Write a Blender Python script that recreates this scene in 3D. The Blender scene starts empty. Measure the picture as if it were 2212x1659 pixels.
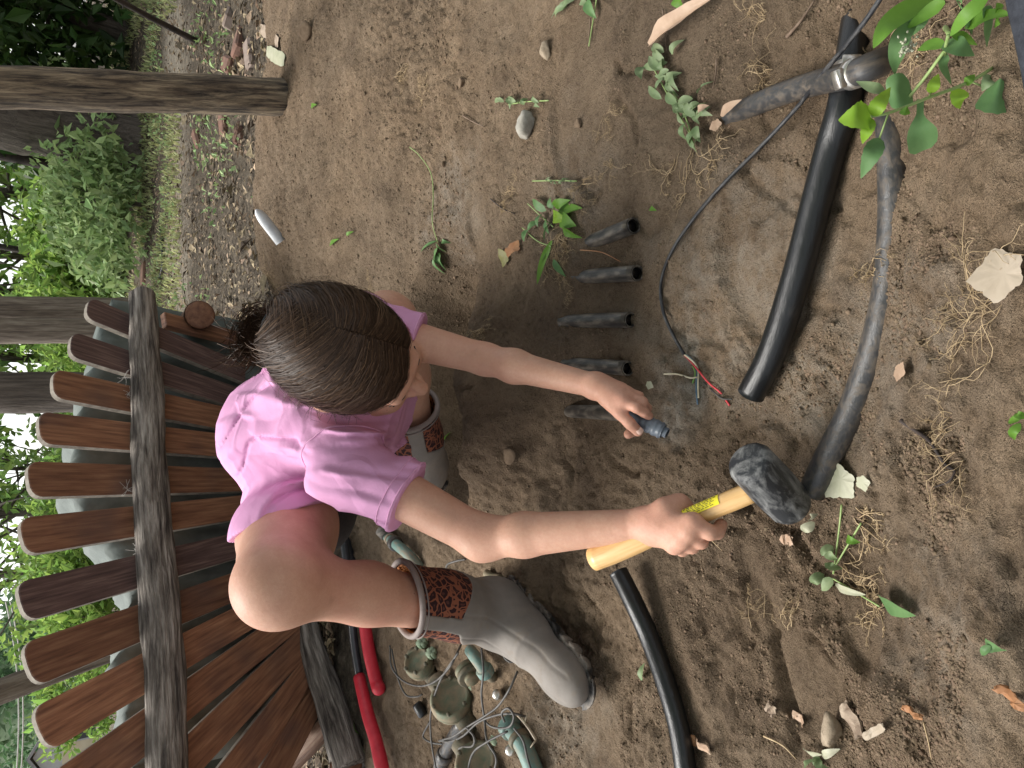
import bpy, math, random
import numpy as np
from mathutils import Vector, Matrix

# ------------------------------------------------------------------ camera
SC = bpy.context.scene
PITCH = math.radians(31.5); CAM_H = 0.70; FPX = 1534.0
SP, CP = math.sin(PITCH), math.cos(PITCH)
CAM = np.array([0.0, 0.0, CAM_H])
RIGHT = np.array([1.0, 0, 0]); FWD = np.array([0, CP, -SP]); UP = np.array([0, SP, CP])
cd = bpy.data.cameras.new('camera'); cam = bpy.data.objects.new('camera', cd)
SC.collection.objects.link(cam)
cd.sensor_fit = 'HORIZONTAL'; cd.sensor_width = 36.0; cd.lens = 36.0 * FPX / 2212.0
cd.clip_start = 0.02; cd.clip_end = 600
mw = Matrix.Identity(4)                      # phone held upright, picture stored on its side
for i, ax in enumerate((-UP, RIGHT, -FWD)):
    for j in range(3): mw[j][i] = ax[j]
mw.translation = Vector(CAM)
cam.matrix_world = mw
SC.camera = cam

# ------------------------------------------------------------------ light
SUN_EL, SUN_AZ = math.radians(56), math.radians(-50)      # azimuth from +Y, negative = towards -X
W = bpy.data.worlds.new('World'); SC.world = W; W.use_nodes = True
wn = W.node_tree; bg = wn.nodes['Background']
sky = wn.nodes.new('ShaderNodeTexSky'); sky.sky_type = 'NISHITA'; sky.sun_disc = False
sky.sun_elevation = SUN_EL; sky.sun_rotation = SUN_AZ
sky.air_density = 1.0; sky.dust_density = 1.6; sky.ozone_density = 0.6; sky.altitude = 100
hs = wn.nodes.new('ShaderNodeHueSaturation'); hs.inputs['Saturation'].default_value = 0.22
wn.links.new(sky.outputs[0], hs.inputs['Color']); wn.links.new(hs.outputs[0], bg.inputs['Color'])
bg.inputs['Strength'].default_value = 0.13
sl = bpy.data.lights.new('sun', 'SUN'); so = bpy.data.objects.new('sun', sl); SC.collection.objects.link(so)
sl.energy = 2.9; sl.angle = math.radians(34); sl.color = (1.0, 0.96, 0.9)
sdir = Vector((math.sin(SUN_AZ) * math.cos(SUN_EL), math.cos(SUN_AZ) * math.cos(SUN_EL), math.sin(SUN_EL)))
so.rotation_euler = sdir.to_track_quat('Z', 'Y').to_euler()
so.location = (-3, 3, 6)
vs = SC.view_settings
vs.view_transform = 'Standard'; vs.look = 'None'; vs.gamma = 1.0; vs.use_curve_mapping = False
vs.exposure = 1.0
SC.cycles.use_denoising = True
SC.cycles.max_bounces = 6; SC.cycles.diffuse_bounces = 4; SC.cycles.transparent_max_bounces = 6

# ------------------------------------------------------------------ maths helpers
rng = np.random.default_rng(7)
random.seed(7)
def A(*v): return np.array(v, float)
def nrm(v): v = np.asarray(v, float); return v / (np.linalg.norm(v) + 1e-12)
def ray(px, py): return FWD + RIGHT * ((829.5 - py) / FPX) + UP * ((1106.0 - px) / FPX)
def V(px, py, d): return CAM + ray(px, py) * d              # photo point at a distance along the view axis
def Zp(px, py, z): r = ray(px, py); return CAM + r * ((z - CAM_H) / r[2])

def _h(ix, iy, s):
    n = (ix.astype(np.int64) * 374761393 + iy.astype(np.int64) * 668265263 + s * 144665) & 0xffffffff
    n = ((n ^ (n >> 13)) * 1274126177) & 0xffffffff
    n = ((n ^ (n >> 16)) * 2246822519) & 0xffffffff
    return ((n ^ (n >> 15)) & 0xffff) / 65535.0
def vn(x, y, s=0):
    x = np.asarray(x, float); y = np.asarray(y, float)
    ix = np.floor(x); iy = np.floor(y); fx = x - ix; fy = y - iy
    fx = fx * fx * (3 - 2 * fx); fy = fy * fy * (3 - 2 * fy)
    a = _h(ix, iy, s); b = _h(ix + 1, iy, s); c = _h(ix, iy + 1, s); d = _h(ix + 1, iy + 1, s)
    return ((a * (1 - fx) + b * fx) * (1 - fy) + (c * (1 - fx) + d * fx) * fy) * 2 - 1
def fbm(x, y, o=4, s=0, g=0.5):
    r = 0; a = 1
    for i in range(o):
        r = r + a * vn(x * 2 ** i + 17.3 * i, y * 2 ** i - 9.1 * i, s + i); a *= g
    return r
def sst(a, b, x): t = np.clip((np.asarray(x, float) - a) / (b - a), 0, 1); return t * t * (3 - 2 * t)

# ------------------------------------------------------------------ mesh helpers
COL = SC.collection
class MB:
    def __init__(s): s.v = []; s.f = []; s.t = []; s.n = 0
    def add(s, v, f, t=None):
        v = np.asarray(v, float).reshape(-1, 3)
        s.v.append(v); s.f += [tuple(int(i) + s.n for i in q) for q in f]
        s.t.append(np.asarray(t, float).reshape(-1, 3) if t is not None else v.copy()); s.n += len(v)
        return s
    def verts(s): return np.concatenate(s.v) if s.v else np.zeros((0, 3))
    def build(s, name, mat, parent=None, smooth=True, origin=None):
        v = s.verts(); return mesh_obj(name, v, s.f, mat, parent, smooth, origin, np.concatenate(s.t))
def mesh_obj(name, v, f, mat, parent=None, smooth=True, origin=None, tc=None):
    v = np.asarray(v, float)
    if parent is not None:
        b = parent; off = A(0, 0, 0)
        while b is not None: off = off + np.array(b.location); b = b.parent
        loc = (0, 0, 0)
    else:
        if origin is None:
            lo, hi = v.min(0), v.max(0); origin = A((lo[0] + hi[0]) / 2, (lo[1] + hi[1]) / 2, lo[2])
        off = np.asarray(origin, float); loc = off
    me = bpy.data.meshes.new(name)
    me.from_pydata((v - off).tolist(), [], f if isinstance(f, list) else f.tolist())
    if tc is not None:
        at = me.attributes.new('tc', 'FLOAT_VECTOR', 'POINT'); at.data.foreach_set('vector', np.asarray(tc, np.float32).ravel())
    if smooth: me.polygons.foreach_set('use_smooth', [True] * len(me.polygons))
    me.materials.append(mat); me.update()
    o = bpy.data.objects.new(name, me); COL.objects.link(o)
    o.location = loc
    if parent is not None: o.parent = parent
    return o
def tag(o, label=None, cat=None, group=None, kind=None):
    if label: o['label'] = label
    if cat: o['category'] = cat
    if group: o['group'] = group
    if kind: o['kind'] = kind
    return o
def thing(name, loc, label, cat, group=None):
    o = bpy.data.objects.new(name, None); COL.objects.link(o); o.location = [float(c) for c in loc]
    o.empty_display_size = 0.05
    return tag(o, label, cat, group)

def smooth_path(pts, n=8):
    p = np.asarray(pts, float)
    if len(p) < 3:
        return np.array([p[0] + (p[-1] - p[0]) * t for t in np.linspace(0, 1, n + 1)])
    q = np.vstack([2 * p[0] - p[1], p, 2 * p[-1] - p[-2]]); out = []
    for i in range(1, len(q) - 2):
        for t in np.linspace(0, 1, n, endpoint=False):
            a, b, c, d = q[i - 1], q[i], q[i + 1], q[i + 2]
            out.append(.5 * ((2 * b) + (c - a) * t + (2 * a - 5 * b + 4 * c - d) * t * t + (3 * b - a - 3 * c + d) * t ** 3))
    out.append(p[-1]); return np.array(out)
def frames(p):
    T = np.gradient(p, axis=0); T /= np.linalg.norm(T, axis=1)[:, None] + 1e-12
    n = np.cross(T[0], A(0, 0, 1))
    if np.linalg.norm(n) < .1: n = np.cross(T[0], A(0, 1, 0))
    n = nrm(n); N = []
    for t in T:
        n = nrm(n - t * np.dot(n, t)); N.append(n)
    N = np.array(N); return T, N, np.cross(T, N)
def tube(mb, pts, r, seg=10, caps=True, inner=None, noise=0, ns=0, flat=1.0):
    p = np.asarray(pts, float); n = len(p)
    r = np.full(n, r) if np.isscalar(r) else np.interp(np.linspace(0, 1, n), np.linspace(0, 1, len(r)), r)
    T, N, B = frames(p); s = np.concatenate([[0], np.cumsum(np.linalg.norm(np.diff(p, axis=0), axis=1))])
    th = np.linspace(0, 2 * math.pi, seg, endpoint=False)
    rr = np.repeat(r[:, None], seg, 1)
    if noise:
        rr = rr * (1 + noise * fbm(np.cos(th)[None, :] * 1.3 + s[:, None] * 9 + ns, np.sin(th)[None, :] * 1.3 + s[:, None] * 2 + ns * 3, 3, 11))
    v = p[:, None, :] + rr[..., None] * (np.cos(th)[None, :, None] * N[:, None, :] + flat * np.sin(th)[None, :, None] * B[:, None, :])
    tc = np.stack([np.repeat(s[:, None], seg, 1), rr * np.cos(th), rr * np.sin(th)], -1)
    f = [(i * seg + j, i * seg + (j + 1) % seg, (i + 1) * seg + (j + 1) % seg, (i + 1) * seg + j) for i in range(n - 1) for j in range(seg)]
    v = v.reshape(-1, 3); tc = tc.reshape(-1, 3)
    if inner is None:
        if caps:
            v = np.vstack([v, p[0], p[-1]]); tc = np.vstack([tc, [0, 0, 0], [s[-1], 0, 0]]); a = n * seg
            f += [(a, (j + 1) % seg, j) for j in range(seg)] + [(a + 1, (n - 1) * seg + j, (n - 1) * seg + (j + 1) % seg) for j in range(seg)]
            f = [tuple(q) for q in f]
        mb.add(v, f, tc)
    else:   # hollow pipe: inner wall plus end rings
        vi = (p[:, None, :] + (r - inner)[:, None, None] * (np.cos(th)[None, :, None] * N[:, None, :] + np.sin(th)[None, :, None] * B[:, None, :])).reshape(-1, 3)
        m = n * seg
        f += [(m + (i + 1) * seg + j, m + (i + 1) * seg + (j + 1) % seg, m + i * seg + (j + 1) % seg, m + i * seg + j) for i in range(n - 1) for j in range(seg)]
        for e in (0, (n - 1) * seg):
            q = [(e + j, e + (j + 1) % seg, m + e + (j + 1) % seg, m + e + j) for j in range(seg)]
            f += q if e == 0 else [k[::-1] for k in q]
        mb.add(np.vstack([v, vi]), f, np.vstack([tc, tc]))
    return mb
def box(mb, c, ax, half, bev=0.0):
    ax = [nrm(a) for a in ax]; c = np.asarray(c, float)
    if bev <= 0:
        v = [c + sx * half[0] * ax[0] + sy * half[1] * ax[1] + sz * half[2] * ax[2] for sx in (-1, 1) for sy in (-1, 1) for sz in (-1, 1)]
        tc = [(sx * half[0], sy * half[1], sz * half[2]) for sx in (-1, 1) for sy in (-1, 1) for sz in (-1, 1)]
        return mb.add(v, [(0, 1, 3, 2), (4, 6, 7, 5), (0, 4, 5, 1), (2, 3, 7, 6), (0, 2, 6, 4), (1, 5, 7, 3)], tc)
    V0 = []; T0 = []
    for sx in (-1, 1):
        for sy in (-1, 1):
            for sz in (-1, 1):
                for k in range(3):
                    h = [half[0], half[1], half[2]]
                    for m in range(3):
                        if m != k: h[m] -= bev
                    q = (sx * h[0], sy * h[1], sz * h[2]); T0.append(q)
                    V0.append(c + q[0] * ax[0] + q[1] * ax[1] + q[2] * ax[2])
    import bmesh
    bm = bmesh.new(); bv = [bm.verts.new(q) for q in V0]; r = bmesh.ops.convex_hull(bm, input=bv)
    bm.verts.index_update(); bm.verts.ensure_lookup_table()
    f = [tuple(x.index for x in fa.verts) for fa in bm.faces]; bm.free()
    return mb.add(V0, f, T0)

# ------------------------------------------------------------------ signed distance bodies
def cap_(a, b, ra, rb, k=.02, sub=False): return dict(t=0, a=np.asarray(a, float), b=np.asarray(b, float), ra=ra, rb=rb, k=k, sub=sub)
def ell_(c, r, R=None, k=.02, sub=False): return dict(t=1, c=np.asarray(c, float), r=np.asarray(r, float), R=np.eye(3) if R is None else np.asarray(R, float), k=k, sub=sub)
def bound(p):
    if p['t'] == 0: return (p['a'] + p['b']) / 2, np.linalg.norm(p['a'] - p['b']) / 2 + max(p['ra'], p['rb'])
    return p['c'], p['r'].max()
def ev(p, Q):
    if p['t'] == 0:
        ba = p['b'] - p['a']; pa = Q - p['a']; t = np.clip(pa @ ba / (ba @ ba + 1e-12), 0, 1)
        return np.linalg.norm(pa - t[:, None] * ba, axis=1) - (p['ra'] + (p['rb'] - p['ra']) * t)
    q = (Q - p['c']) @ p['R'].T; k0 = np.linalg.norm(q / p['r'], axis=1); k1 = np.linalg.norm(q / p['r'] ** 2, axis=1)
    return k0 * (k0 - 1) / (k1 + 1e-9)
def evall(prims, Q):
    d = None
    for p in prims:
        e = ev(p, Q); k = p['k']
        if d is None: d = e; continue
        if p['sub']:
            h = np.clip(.5 - .5 * (d + e) / k, 0, 1); d = d * (1 - h) - e * h + k * h * (1 - h)
        else:
            h = np.clip(.5 + .5 * (e - d) / k, 0, 1); d = e * (1 - h) + d * h - k * h * (1 - h)
    return d if d is not None else np.full(len(Q), 1.0)
def sdf_mesh(prims, h, post=None, pad=.02, lo=None, hi=None, B=14):
    bs = [bound(p) for p in prims]
    if lo is None:
        lo = np.min([c - r for (c, r), p in zip(bs, prims) if not p['sub']], 0) - pad
        hi = np.max([c + r for (c, r), p in zip(bs, prims) if not p['sub']], 0) + pad
    n = np.ceil((hi - lo) / h / B).astype(int) * B + 1
    F = np.full(n, 1.0, np.float32); C = np.array([c for c, r in bs]); R = np.array([r for c, r in bs])
    loc = np.stack(np.meshgrid(*[np.arange(B + 1)] * 3, indexing='ij'), -1).reshape(-1, 3)
    rb = B * h * .87
    for i in range(0, n[0] - 1, B):
        for j in range(0, n[1] - 1, B):
            for k in range(0, n[2] - 1, B):
                cb = lo + (np.array([i, j, k]) + B / 2) * h
                m = np.linalg.norm(C - cb, axis=1) < R + rb + .05
                if not m.any(): continue
                sel = [p for p, x in zip(prims, m) if x]
                c0 = evall(sel, cb[None])[0]
                if abs(c0) > rb + .045:
                    if c0 < 0: F[i:i + B + 1, j:j + B + 1, k:k + B + 1] = -1 if post is None else np.minimum(F[i:i + B + 1, j:j + B + 1, k:k + B + 1], -1)
                    if post is None or c0 > 0: continue
                Q = lo + (loc + (i, j, k)) * h
                d = evall(sel, Q)
                if post is not None: d = post(Q, d)
                F[i:i + B + 1, j:j + B + 1, k:k + B + 1] = d.reshape(B + 1, B + 1, B + 1)
    return nets(F, lo, h)
def nets(F, lo, h):
    s = F < 0
    c = np.zeros(np.array(F.shape) - 1, np.int8)
    cn = [(a, b, d) for a in (0, 1) for b in (0, 1) for d in (0, 1)]
    sh = c.shape
    for a, b, d in cn: c += s[a:a + sh[0], b:b + sh[1], d:d + sh[2]]
    act = np.argwhere((c > 0) & (c < 8)); idx = np.full(sh, -1, np.int64); idx[tuple(act.T)] = np.arange(len(act))
    acc = np.zeros((len(act), 3)); cnt = np.zeros(len(act))
    for a in cn:
        for ax in range(3):
            if a[ax]: continue
            b = list(a); b[ax] = 1
            fa = F[tuple((act + a).T)]; fb = F[tuple((act + b).T)]
            m = (fa < 0) != (fb < 0); t = np.where(m, fa / np.where(m, fa - fb, 1), 0)
            p = np.array(a, float)[None].repeat(len(act), 0); p[:, ax] = t
            acc += p * m[:, None]; cnt += m
    v = lo + (act + acc / cnt[:, None]) * h
    faces = []
    for ax in range(3):
        u, w = (ax + 1) % 3, (ax + 2) % 3
        s0 = [slice(None)] * 3; s1 = [slice(None)] * 3; s0[ax] = slice(0, -1); s1[ax] = slice(1, None)
        e = np.argwhere(s[tuple(s0)] != s[tuple(s1)])
        ok = (e[:, u] > 0) & (e[:, w] > 0) & (e[:, u] < sh[u]) & (e[:, w] < sh[w]) & (e[:, ax] < sh[ax]); e = e[ok]
        ins = s[tuple(e.T)]
        q = []
        for du, dw in ((-1, -1), (0, -1), (0, 0), (-1, 0)):
            k = e.copy(); k[:, u] += du; k[:, w] += dw; q.append(idx[tuple(k.T)])
        q = np.stack(q, 1); q[~ins] = q[~ins][:, ::-1]
        faces.append(q[(q >= 0).all(1)])
    return v, np.concatenate(faces)
# ------------------------------------------------------------------ materials
class NT:
    def __init__(s, name):
        s.m = bpy.data.materials.new(name); s.m.use_nodes = True; s.t = s.m.node_tree; s.L = s.t.links.new
        s.b = s.t.nodes['Principled BSDF']; s.o = s.t.nodes['Material Output']
    def n(s, kind, **kw):
        q = s.t.nodes.new('ShaderNode' + kind)
        for k, v in kw.items():
            if k in q.inputs: q.inputs[k].default_value = v
            else: setattr(q, k, v)
        return q
    def coord(s, tc=False, scale=(1, 1, 1)):
        if tc: q = s.n('Attribute', attribute_name='tc').outputs['Vector']
        else: q = s.n('TexCoord').outputs['Object']
        mp = s.n('Mapping'); mp.inputs['Scale'].default_value = scale; s.L(q, mp.inputs['Vector']); return mp.outputs[0]
    def noise(s, vec, scale, detail=5, rough=.6, dist=0):
        q = s.n('TexNoise'); q.inputs['Scale'].default_value = scale; q.inputs['Detail'].default_value = detail
        q.inputs['Roughness'].default_value = rough; q.inputs['Distortion'].default_value = dist
        s.L(vec, q.inputs['Vector']); return q.outputs['Fac']
    def ramp(s, fac, stops, interp='LINEAR'):
        q = s.n('ValToRGB'); cr = q.color_ramp; cr.interpolation = interp
        while len(cr.elements) < len(stops): cr.elements.new(.5)
        for e, (p, c) in zip(cr.elements, stops):
            e.position = p; e.color = (*c, 1) if len(c) == 3 else c
        s.L(fac, q.inputs[0]); return q.outputs[0]
    def val(s, fac, a, b, lo=0., hi=1.):
        q = s.n('MapRange'); q.inputs[1].default_value = a; q.inputs[2].default_value = b; q.inputs[3].default_value = lo; q.inputs[4].default_value = hi
        s.L(fac, q.inputs[0]); return q.outputs[0]
    def mix(s, fac, a, b, mode='MIX'):
        q = s.n('MixRGB', blend_type=mode)
        for i, x in ((0, fac), (1, a), (2, b)):
            if hasattr(x, 'links'): s.L(x, q.inputs[i])
            else: q.inputs[i].default_value = x if i == 0 else (*x, 1)
        return q.outputs[0]
    def math(s, op, a, b=0.):
        q = s.n('Math', operation=op)
        for i, x in ((0, a), (1, b)):
            if hasattr(x, 'links'): s.L(x, q.inputs[i])
            else: q.inputs[i].default_value = x
        return q.outputs[0]
    def bump(s, h, strength=.5, dist=.01, normal=None):
        q = s.n('Bump'); q.inputs['Strength'].default_value = strength; q.inputs['Distance'].default_value = dist
        s.L(h, q.inputs['Height'])
        if normal is not None: s.L(normal, q.inputs['Normal'])
        s.L(q.outputs[0], s.b.inputs['Normal']); return q.outputs[0]
    def set(s, **kw):
        for k, v in kw.items():
            k = k.replace('_', ' ')
            if hasattr(v, 'links'): s.L(v, s.b.inputs[k])
            else: s.b.inputs[k].default_value = (*v, 1) if isinstance(v, tuple) and len(v) == 3 else v
        return s
def srgb(r, g, b):
    f = lambda c: (c / 255 / 12.92) if c <= 10 else ((c / 255 + .055) / 1.055) ** 2.4
    return (f(r), f(g), f(b))
def simple(name, c1, c2, scale=20, rough=.7, tc=False, stretch=(1, 1, 1), bump=.3, bscale=120, bdist=.002, lo=.35, hi=.65, detail=6, c3=None, spec=.5, metal=0., island=0., coat=0.):
    k = NT(name); v = k.coord(tc, stretch); f = k.noise(v, scale, detail)
    st = [(lo, c1), (hi, c2)] if c3 is None else [(lo, c1), ((lo + hi) / 2, c2), (hi, c3)]
    c = k.ramp(f, st)
    if island:
        g = k.n('NewGeometry').outputs['Random Per Island']
        q = k.n('HueSaturation'); k.L(c, q.inputs['Color']); k.L(k.val(g, 0, 1, 1 - island, 1 + island), q.inputs['Value'])
        k.L(k.val(g, 0, 1, .5 + island * .06, .5 - island * .06), q.inputs['Hue']); c = q.outputs[0]
    k.set(Base_Color=c, Roughness=rough, Metallic=metal, Specular_IOR_Level=spec, Coat_Weight=coat)
    if bump: k.bump(k.noise(v, bscale, 4), bump, bdist)
    return k.m
def leafmat(name, c1, c2, trans=.35, island=.35, rough=.5, scale=30):
    k = NT(name); v = k.coord(); f = k.noise(v, scale, 4); c = k.ramp(f, [(.3, c1), (.7, c2)])
    g = k.n('NewGeometry').outputs['Random Per Island']
    q = k.n('HueSaturation'); k.L(c, q.inputs['Color']); k.L(k.val(g, 0, 1, 1 - island, 1 + island), q.inputs['Value'])
    wn_ = k.n('TexWhiteNoise', noise_dimensions='1D'); k.L(g, wn_.inputs['W'])
    k.L(k.val(wn_.outputs['Value'], 0, 1, .478, .515), q.inputs['Hue'])
    k.set(Base_Color=q.outputs[0], Roughness=rough, Specular_IOR_Level=.35)
    tr = k.n('BsdfTranslucent'); k.L(q.outputs[0], tr.inputs['Color']); ms = k.n('MixShader'); ms.inputs[0].default_value = trans
    k.L(k.b.outputs[0], ms.inputs[1]); k.L(tr.outputs[0], ms.inputs[2]); k.L(ms.outputs[0], k.o.inputs['Surface'])
    return k.m
MT = {}
def slatmat(*a, **kw):
    m = simple(*a, **kw); t = m.node_tree; b = t.nodes['Principled BSDF']; c = b.inputs['Base Color'].links[0].from_socket
    oi = t.nodes.new('ShaderNodeObjectInfo'); h = t.nodes.new('ShaderNodeHueSaturation'); r1 = t.nodes.new('ShaderNodeMapRange'); r1.inputs[3].default_value = .72; r1.inputs[4].default_value = 1.35
    t.links.new(oi.outputs['Random'], r1.inputs[0]); t.links.new(r1.outputs[0], h.inputs['Value']); t.links.new(c, h.inputs['Color'])
    at = t.nodes.new('ShaderNodeAttribute'); at.attribute_name = 'tc'; vo = t.nodes.new('ShaderNodeTexVoronoi'); vo.inputs['Scale'].default_value = 1.0; mp = t.nodes.new('ShaderNodeMapping'); mp.inputs['Scale'].default_value = (4.2, 8, 0)
    t.links.new(at.outputs['Vector'], mp.inputs[0]); t.links.new(mp.outputs[0], vo.inputs['Vector']); r2 = t.nodes.new('ShaderNodeMapRange'); r2.inputs[1].default_value = .03; r2.inputs[2].default_value = .10; r2.inputs[3].default_value = .15; r2.inputs[4].default_value = 1
    t.links.new(vo.outputs['Distance'], r2.inputs[0]); mx = t.nodes.new('ShaderNodeMixRGB'); mx.blend_type = 'MULTIPLY'; mx.inputs[0].default_value = .85; t.links.new(h.outputs[0], mx.inputs[1]); t.links.new(r2.outputs[0], mx.inputs[2])
    nz = t.nodes.new('ShaderNodeTexNoise'); nz.inputs['Scale'].default_value = 5; t.links.new(at.outputs['Vector'], nz.inputs['Vector']); r3 = t.nodes.new('ShaderNodeMapRange'); r3.inputs[1].default_value = .5; r3.inputs[2].default_value = .72; r3.inputs[4].default_value = .65
    t.links.new(nz.outputs['Fac'], r3.inputs[0]); m2 = t.nodes.new('ShaderNodeMixRGB'); t.links.new(r3.outputs[0], m2.inputs[0]); t.links.new(mx.outputs[0], m2.inputs[1]); m2.inputs[2].default_value = (.085, .055, .05, 1)
    t.links.new(m2.outputs[0], b.inputs['Base Color']); return m
# soil / leaf-litter ground: colours follow where the dug earth, the litter floor, the worn path and the grass lie
def ground_mat():
    k = NT('soil'); v = k.coord()
    big = k.noise(v, 2.2, 4, .6); mid = k.noise(v, 14, 6, .65); fine = k.noise(v, 120, 5, .7); grit = k.noise(v, 420, 3, .7)
    soil = k.ramp(mid, [(.3, (.115, .078, .049)), (.5, (.194, .138, .089)), (.72, (.285, .213, .145))])
    soil = k.mix(k.val(big, .42, .62), soil, k.mix(1., soil, (1.22, 1.18, 1.12), 'MULTIPLY'))
    soil = k.mix(k.val(fine, .35, .7, 0, .5), soil, (.285, .215, .146), 'MIX')
    soil = k.mix(k.val(fine, .46, .34, 0, .40), soil, (.060, .042, .027), 'MIX')
    soil = k.mix(k.val(grit, .67, .73, 0, .5), soil, (.34, .30, .24))
    at = k.n('Attribute', attribute_name='zone'); sp = k.n('SeparateColor'); k.L(at.outputs['Color'], sp.inputs[0])
    pale = k.math('MULTIPLY', sp.outputs[1], k.val(k.noise(v, 26, 6, .7), .4, .62))
    soil = k.mix(pale, soil, (.44, .395, .33))
    lit = k.ramp(k.noise(v, 30, 8, .8), [(.34, (.028, .022, .016)), (.47, (.085, .067, .048)), (.58, (.155, .126, .09)), (.7, (.30, .245, .175))])
    c = k.mix(sp.outputs[0], soil, lit)
    pz = k.ramp(k.noise(v, 30, 7, .7), [(.35, (.24, .20, .15)), (.65, (.46, .40, .315))])
    c = k.mix(sp.outputs[2], c, pz)
    wet_shade = k.n('Attribute', attribute_name='wet_shade').outputs['Fac']
    c = k.mix(k.math('MULTIPLY', wet_shade, k.val(mid, .3, .6, .5, 1.)), c, k.mix(1., c, (.62, .58, .54), 'MULTIPLY'))  # darkens damp soil and the painted body shade alike
    k.set(Base_Color=c, Roughness=k.val(wet_shade, 0, 1, .93, .78), Specular_IOR_Level=.25)
    n1 = k.bump(k.noise(v, 60, 6, .75), .75, .018)
    k.bump(k.math('ADD', k.noise(v, 170, 4, .75), k.math('MULTIPLY', grit, .5)), 1., .008, n1)
    return k.m
MT['soil'] = ground_mat()
MT['crumb'] = simple('soil_crumb', (.110, .077, .050), (.195, .142, .095), 40, .95, island=.16, bump=.5, bscale=400, spec=.2)
MT['slat'] = slatmat('stained_slat', (.105, .046, .026), (.22, .102, .056), 7, .5, True, (1, 14, 6), .35, 60, .003, .3, .7, 9, (.33, .178, .10))
MT['slat_dark'] = simple('weathered_slat', (.045, .025, .023), (.10, .058, .050), 7, .7, True, (1, 16, 6), .5, 60, .003, .3, .7, 9, (.19, .125, .105))
MT['slat_edge'] = simple('grey_board_edge', (.15, .125, .10), (.27, .24, .195), 40, .85)
MT['log'] = simple('grey_log', (.040, .031, .026), (.17, .145, .122), 14, .85, True, (.5, 5, 5), 1., 30, .012, .36, .64, 10, (.36, .32, .28))
MT['log_brown'] = simple('brown_log', (.06, .028, .016), (.14, .070, .038), 9, .7, True, (.6, 6, 6), .6, 40, .006, .3, .7, 8, (.21, .15, .10))
MT['log_end'] = simple('log_end', (.12, .05, .028), (.24, .115, .062), 60, .7)
def post_mat():
    k = NT('post_bark'); v = k.coord(True, (.4, 5, 5)); w = k.coord(True, (1, 5, 5))
    f = k.noise(v, 16, 10, .75, .5); g = k.noise(w, 4, 5, .6)
    c = k.ramp(f, [(.36, (.024, .019, .016)), (.44, (.115, .092, .07)), (.53, (.26, .205, .14)), (.64, (.50, .40, .27))])
    c = k.mix(k.val(g, .52, .62), c, k.mix(1., c, (.55, .52, .52), 'MULTIPLY'))
    k.set(Base_Color=c, Roughness=.9); k.bump(f, .9, .02); return k.m
MT['post'] = post_mat()
MT['post_grey'] = simple('grey_post', (.075, .058, .046), (.17, .135, .105), 8, .85, True, (.7, 7, 7), .6, 40, .01, .3, .7, 8, (.29, .25, .20))
MT['bark'] = simple('tree_bark', (.04, .032, .026), (.13, .105, .085), 5, .9, True, (.5, 6, 6), 1., 20, .04, .3, .7, 8, (.22, .185, .155))
def skin_mat():
    k = NT('skin'); v = k.coord(); f = k.noise(v, 30, 5); g = k.noise(v, 7, 3)
    c = k.ramp(f, [(.3, (.46, .255, .175)), (.7, (.55, .325, .228))])
    c = k.mix(k.val(g, .45, .7, 0, .5), c, (.56, .27, .20))
    fr = k.n('TexVoronoi'); fr.inputs['Scale'].default_value = 26; k.L(v, fr.inputs['Vector'])
    c = k.mix(k.val(fr.outputs['Distance'], .035, .02, 0, .75), c, (.17, .075, .045))
    c = k.mix(k.val(k.noise(v, 19, 7, .75), .60, .72, 0, .38), c, (.26, .15, .10))
    c = k.mix(k.val(k.noise(v, 260, 3, .6), .4, .62, 0, .22), c, (.42, .19, .13))
    k.set(Base_Color=c, Roughness=.52, Specular_IOR_Level=.32, Subsurface_Weight=.10, Subsurface_Scale=.006)
    k.b.inputs['Subsurface Radius'].default_value = (1, .35, .2)
    b1 = k.bump(k.noise(v, 70, 4, .6), .16, .004); k.bump(k.noise(v, 700, 3), .3, .0008, b1); return k.m
MT['skin'] = skin_mat()
MT['nail'] = simple('fingernail', (.72, .47, .38), (.78, .54, .45), 60, .28, bump=0)
def shirt_mat():
    k = NT('pink_jersey'); v = k.coord(); f = k.noise(v, 9, 4); w = k.noise(v, 1100, 2, .5)
    c = k.ramp(f, [(.3, (.57, .285, .465)), (.7, (.64, .335, .53))])
    at = k.n('Attribute', attribute_name='stain'); c = k.mix(k.math('MULTIPLY', at.outputs['Fac'], k.val(k.noise(v, 60, 6, .75), .45, .65)), c, (.40, .22, .21))
    k.set(Base_Color=c, Roughness=.9, Specular_IOR_Level=.12)
    rg = k.math('ABSOLUTE', k.math('SUBTRACT', k.noise(k.coord(False, (1, 2.2, 1.4)), 7, 1.5, .4, .5), .5)); b1 = k.bump(k.val(rg, 0, .09, 1, 0), .30, .006); b2 = k.bump(k.noise(v, 60, 3), .3, .003, b1); k.bump(w, .3, .001, b2); return k.m
MT['shirt'] = shirt_mat()
MT['seam'] = simple('pink_seam', (.60, .29, .47), (.70, .37, .57), 200, .85, bump=.3, bscale=800)
MT['shorts'] = simple('black_shorts', (.012, .012, .014), (.025, .025, .028), 200, .85)
def hair_mat():
    k = NT('hair'); g = k.n('NewGeometry').outputs['Random Per Island']; v = k.coord(True, (5, 90, 1))
    c = k.ramp(g, [(0., (.024, .0135, .0085)), (.6, (.047, .027, .017)), (.9, (.080, .047, .028)), (1., (.14, .085, .05))])
    c = k.mix(k.val(k.noise(v, 3, 3), .4, .7, 0, .25), c, (.08, .052, .034))
    k.set(Base_Color=c, Roughness=.46, Specular_IOR_Level=.16); return k.m
MT['hair'] = hair_mat()
MT['scalp_hair'] = simple('hair_under', (.026, .016, .011), (.045, .028, .019), 120, .6, bump=.2, bscale=300)
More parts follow.
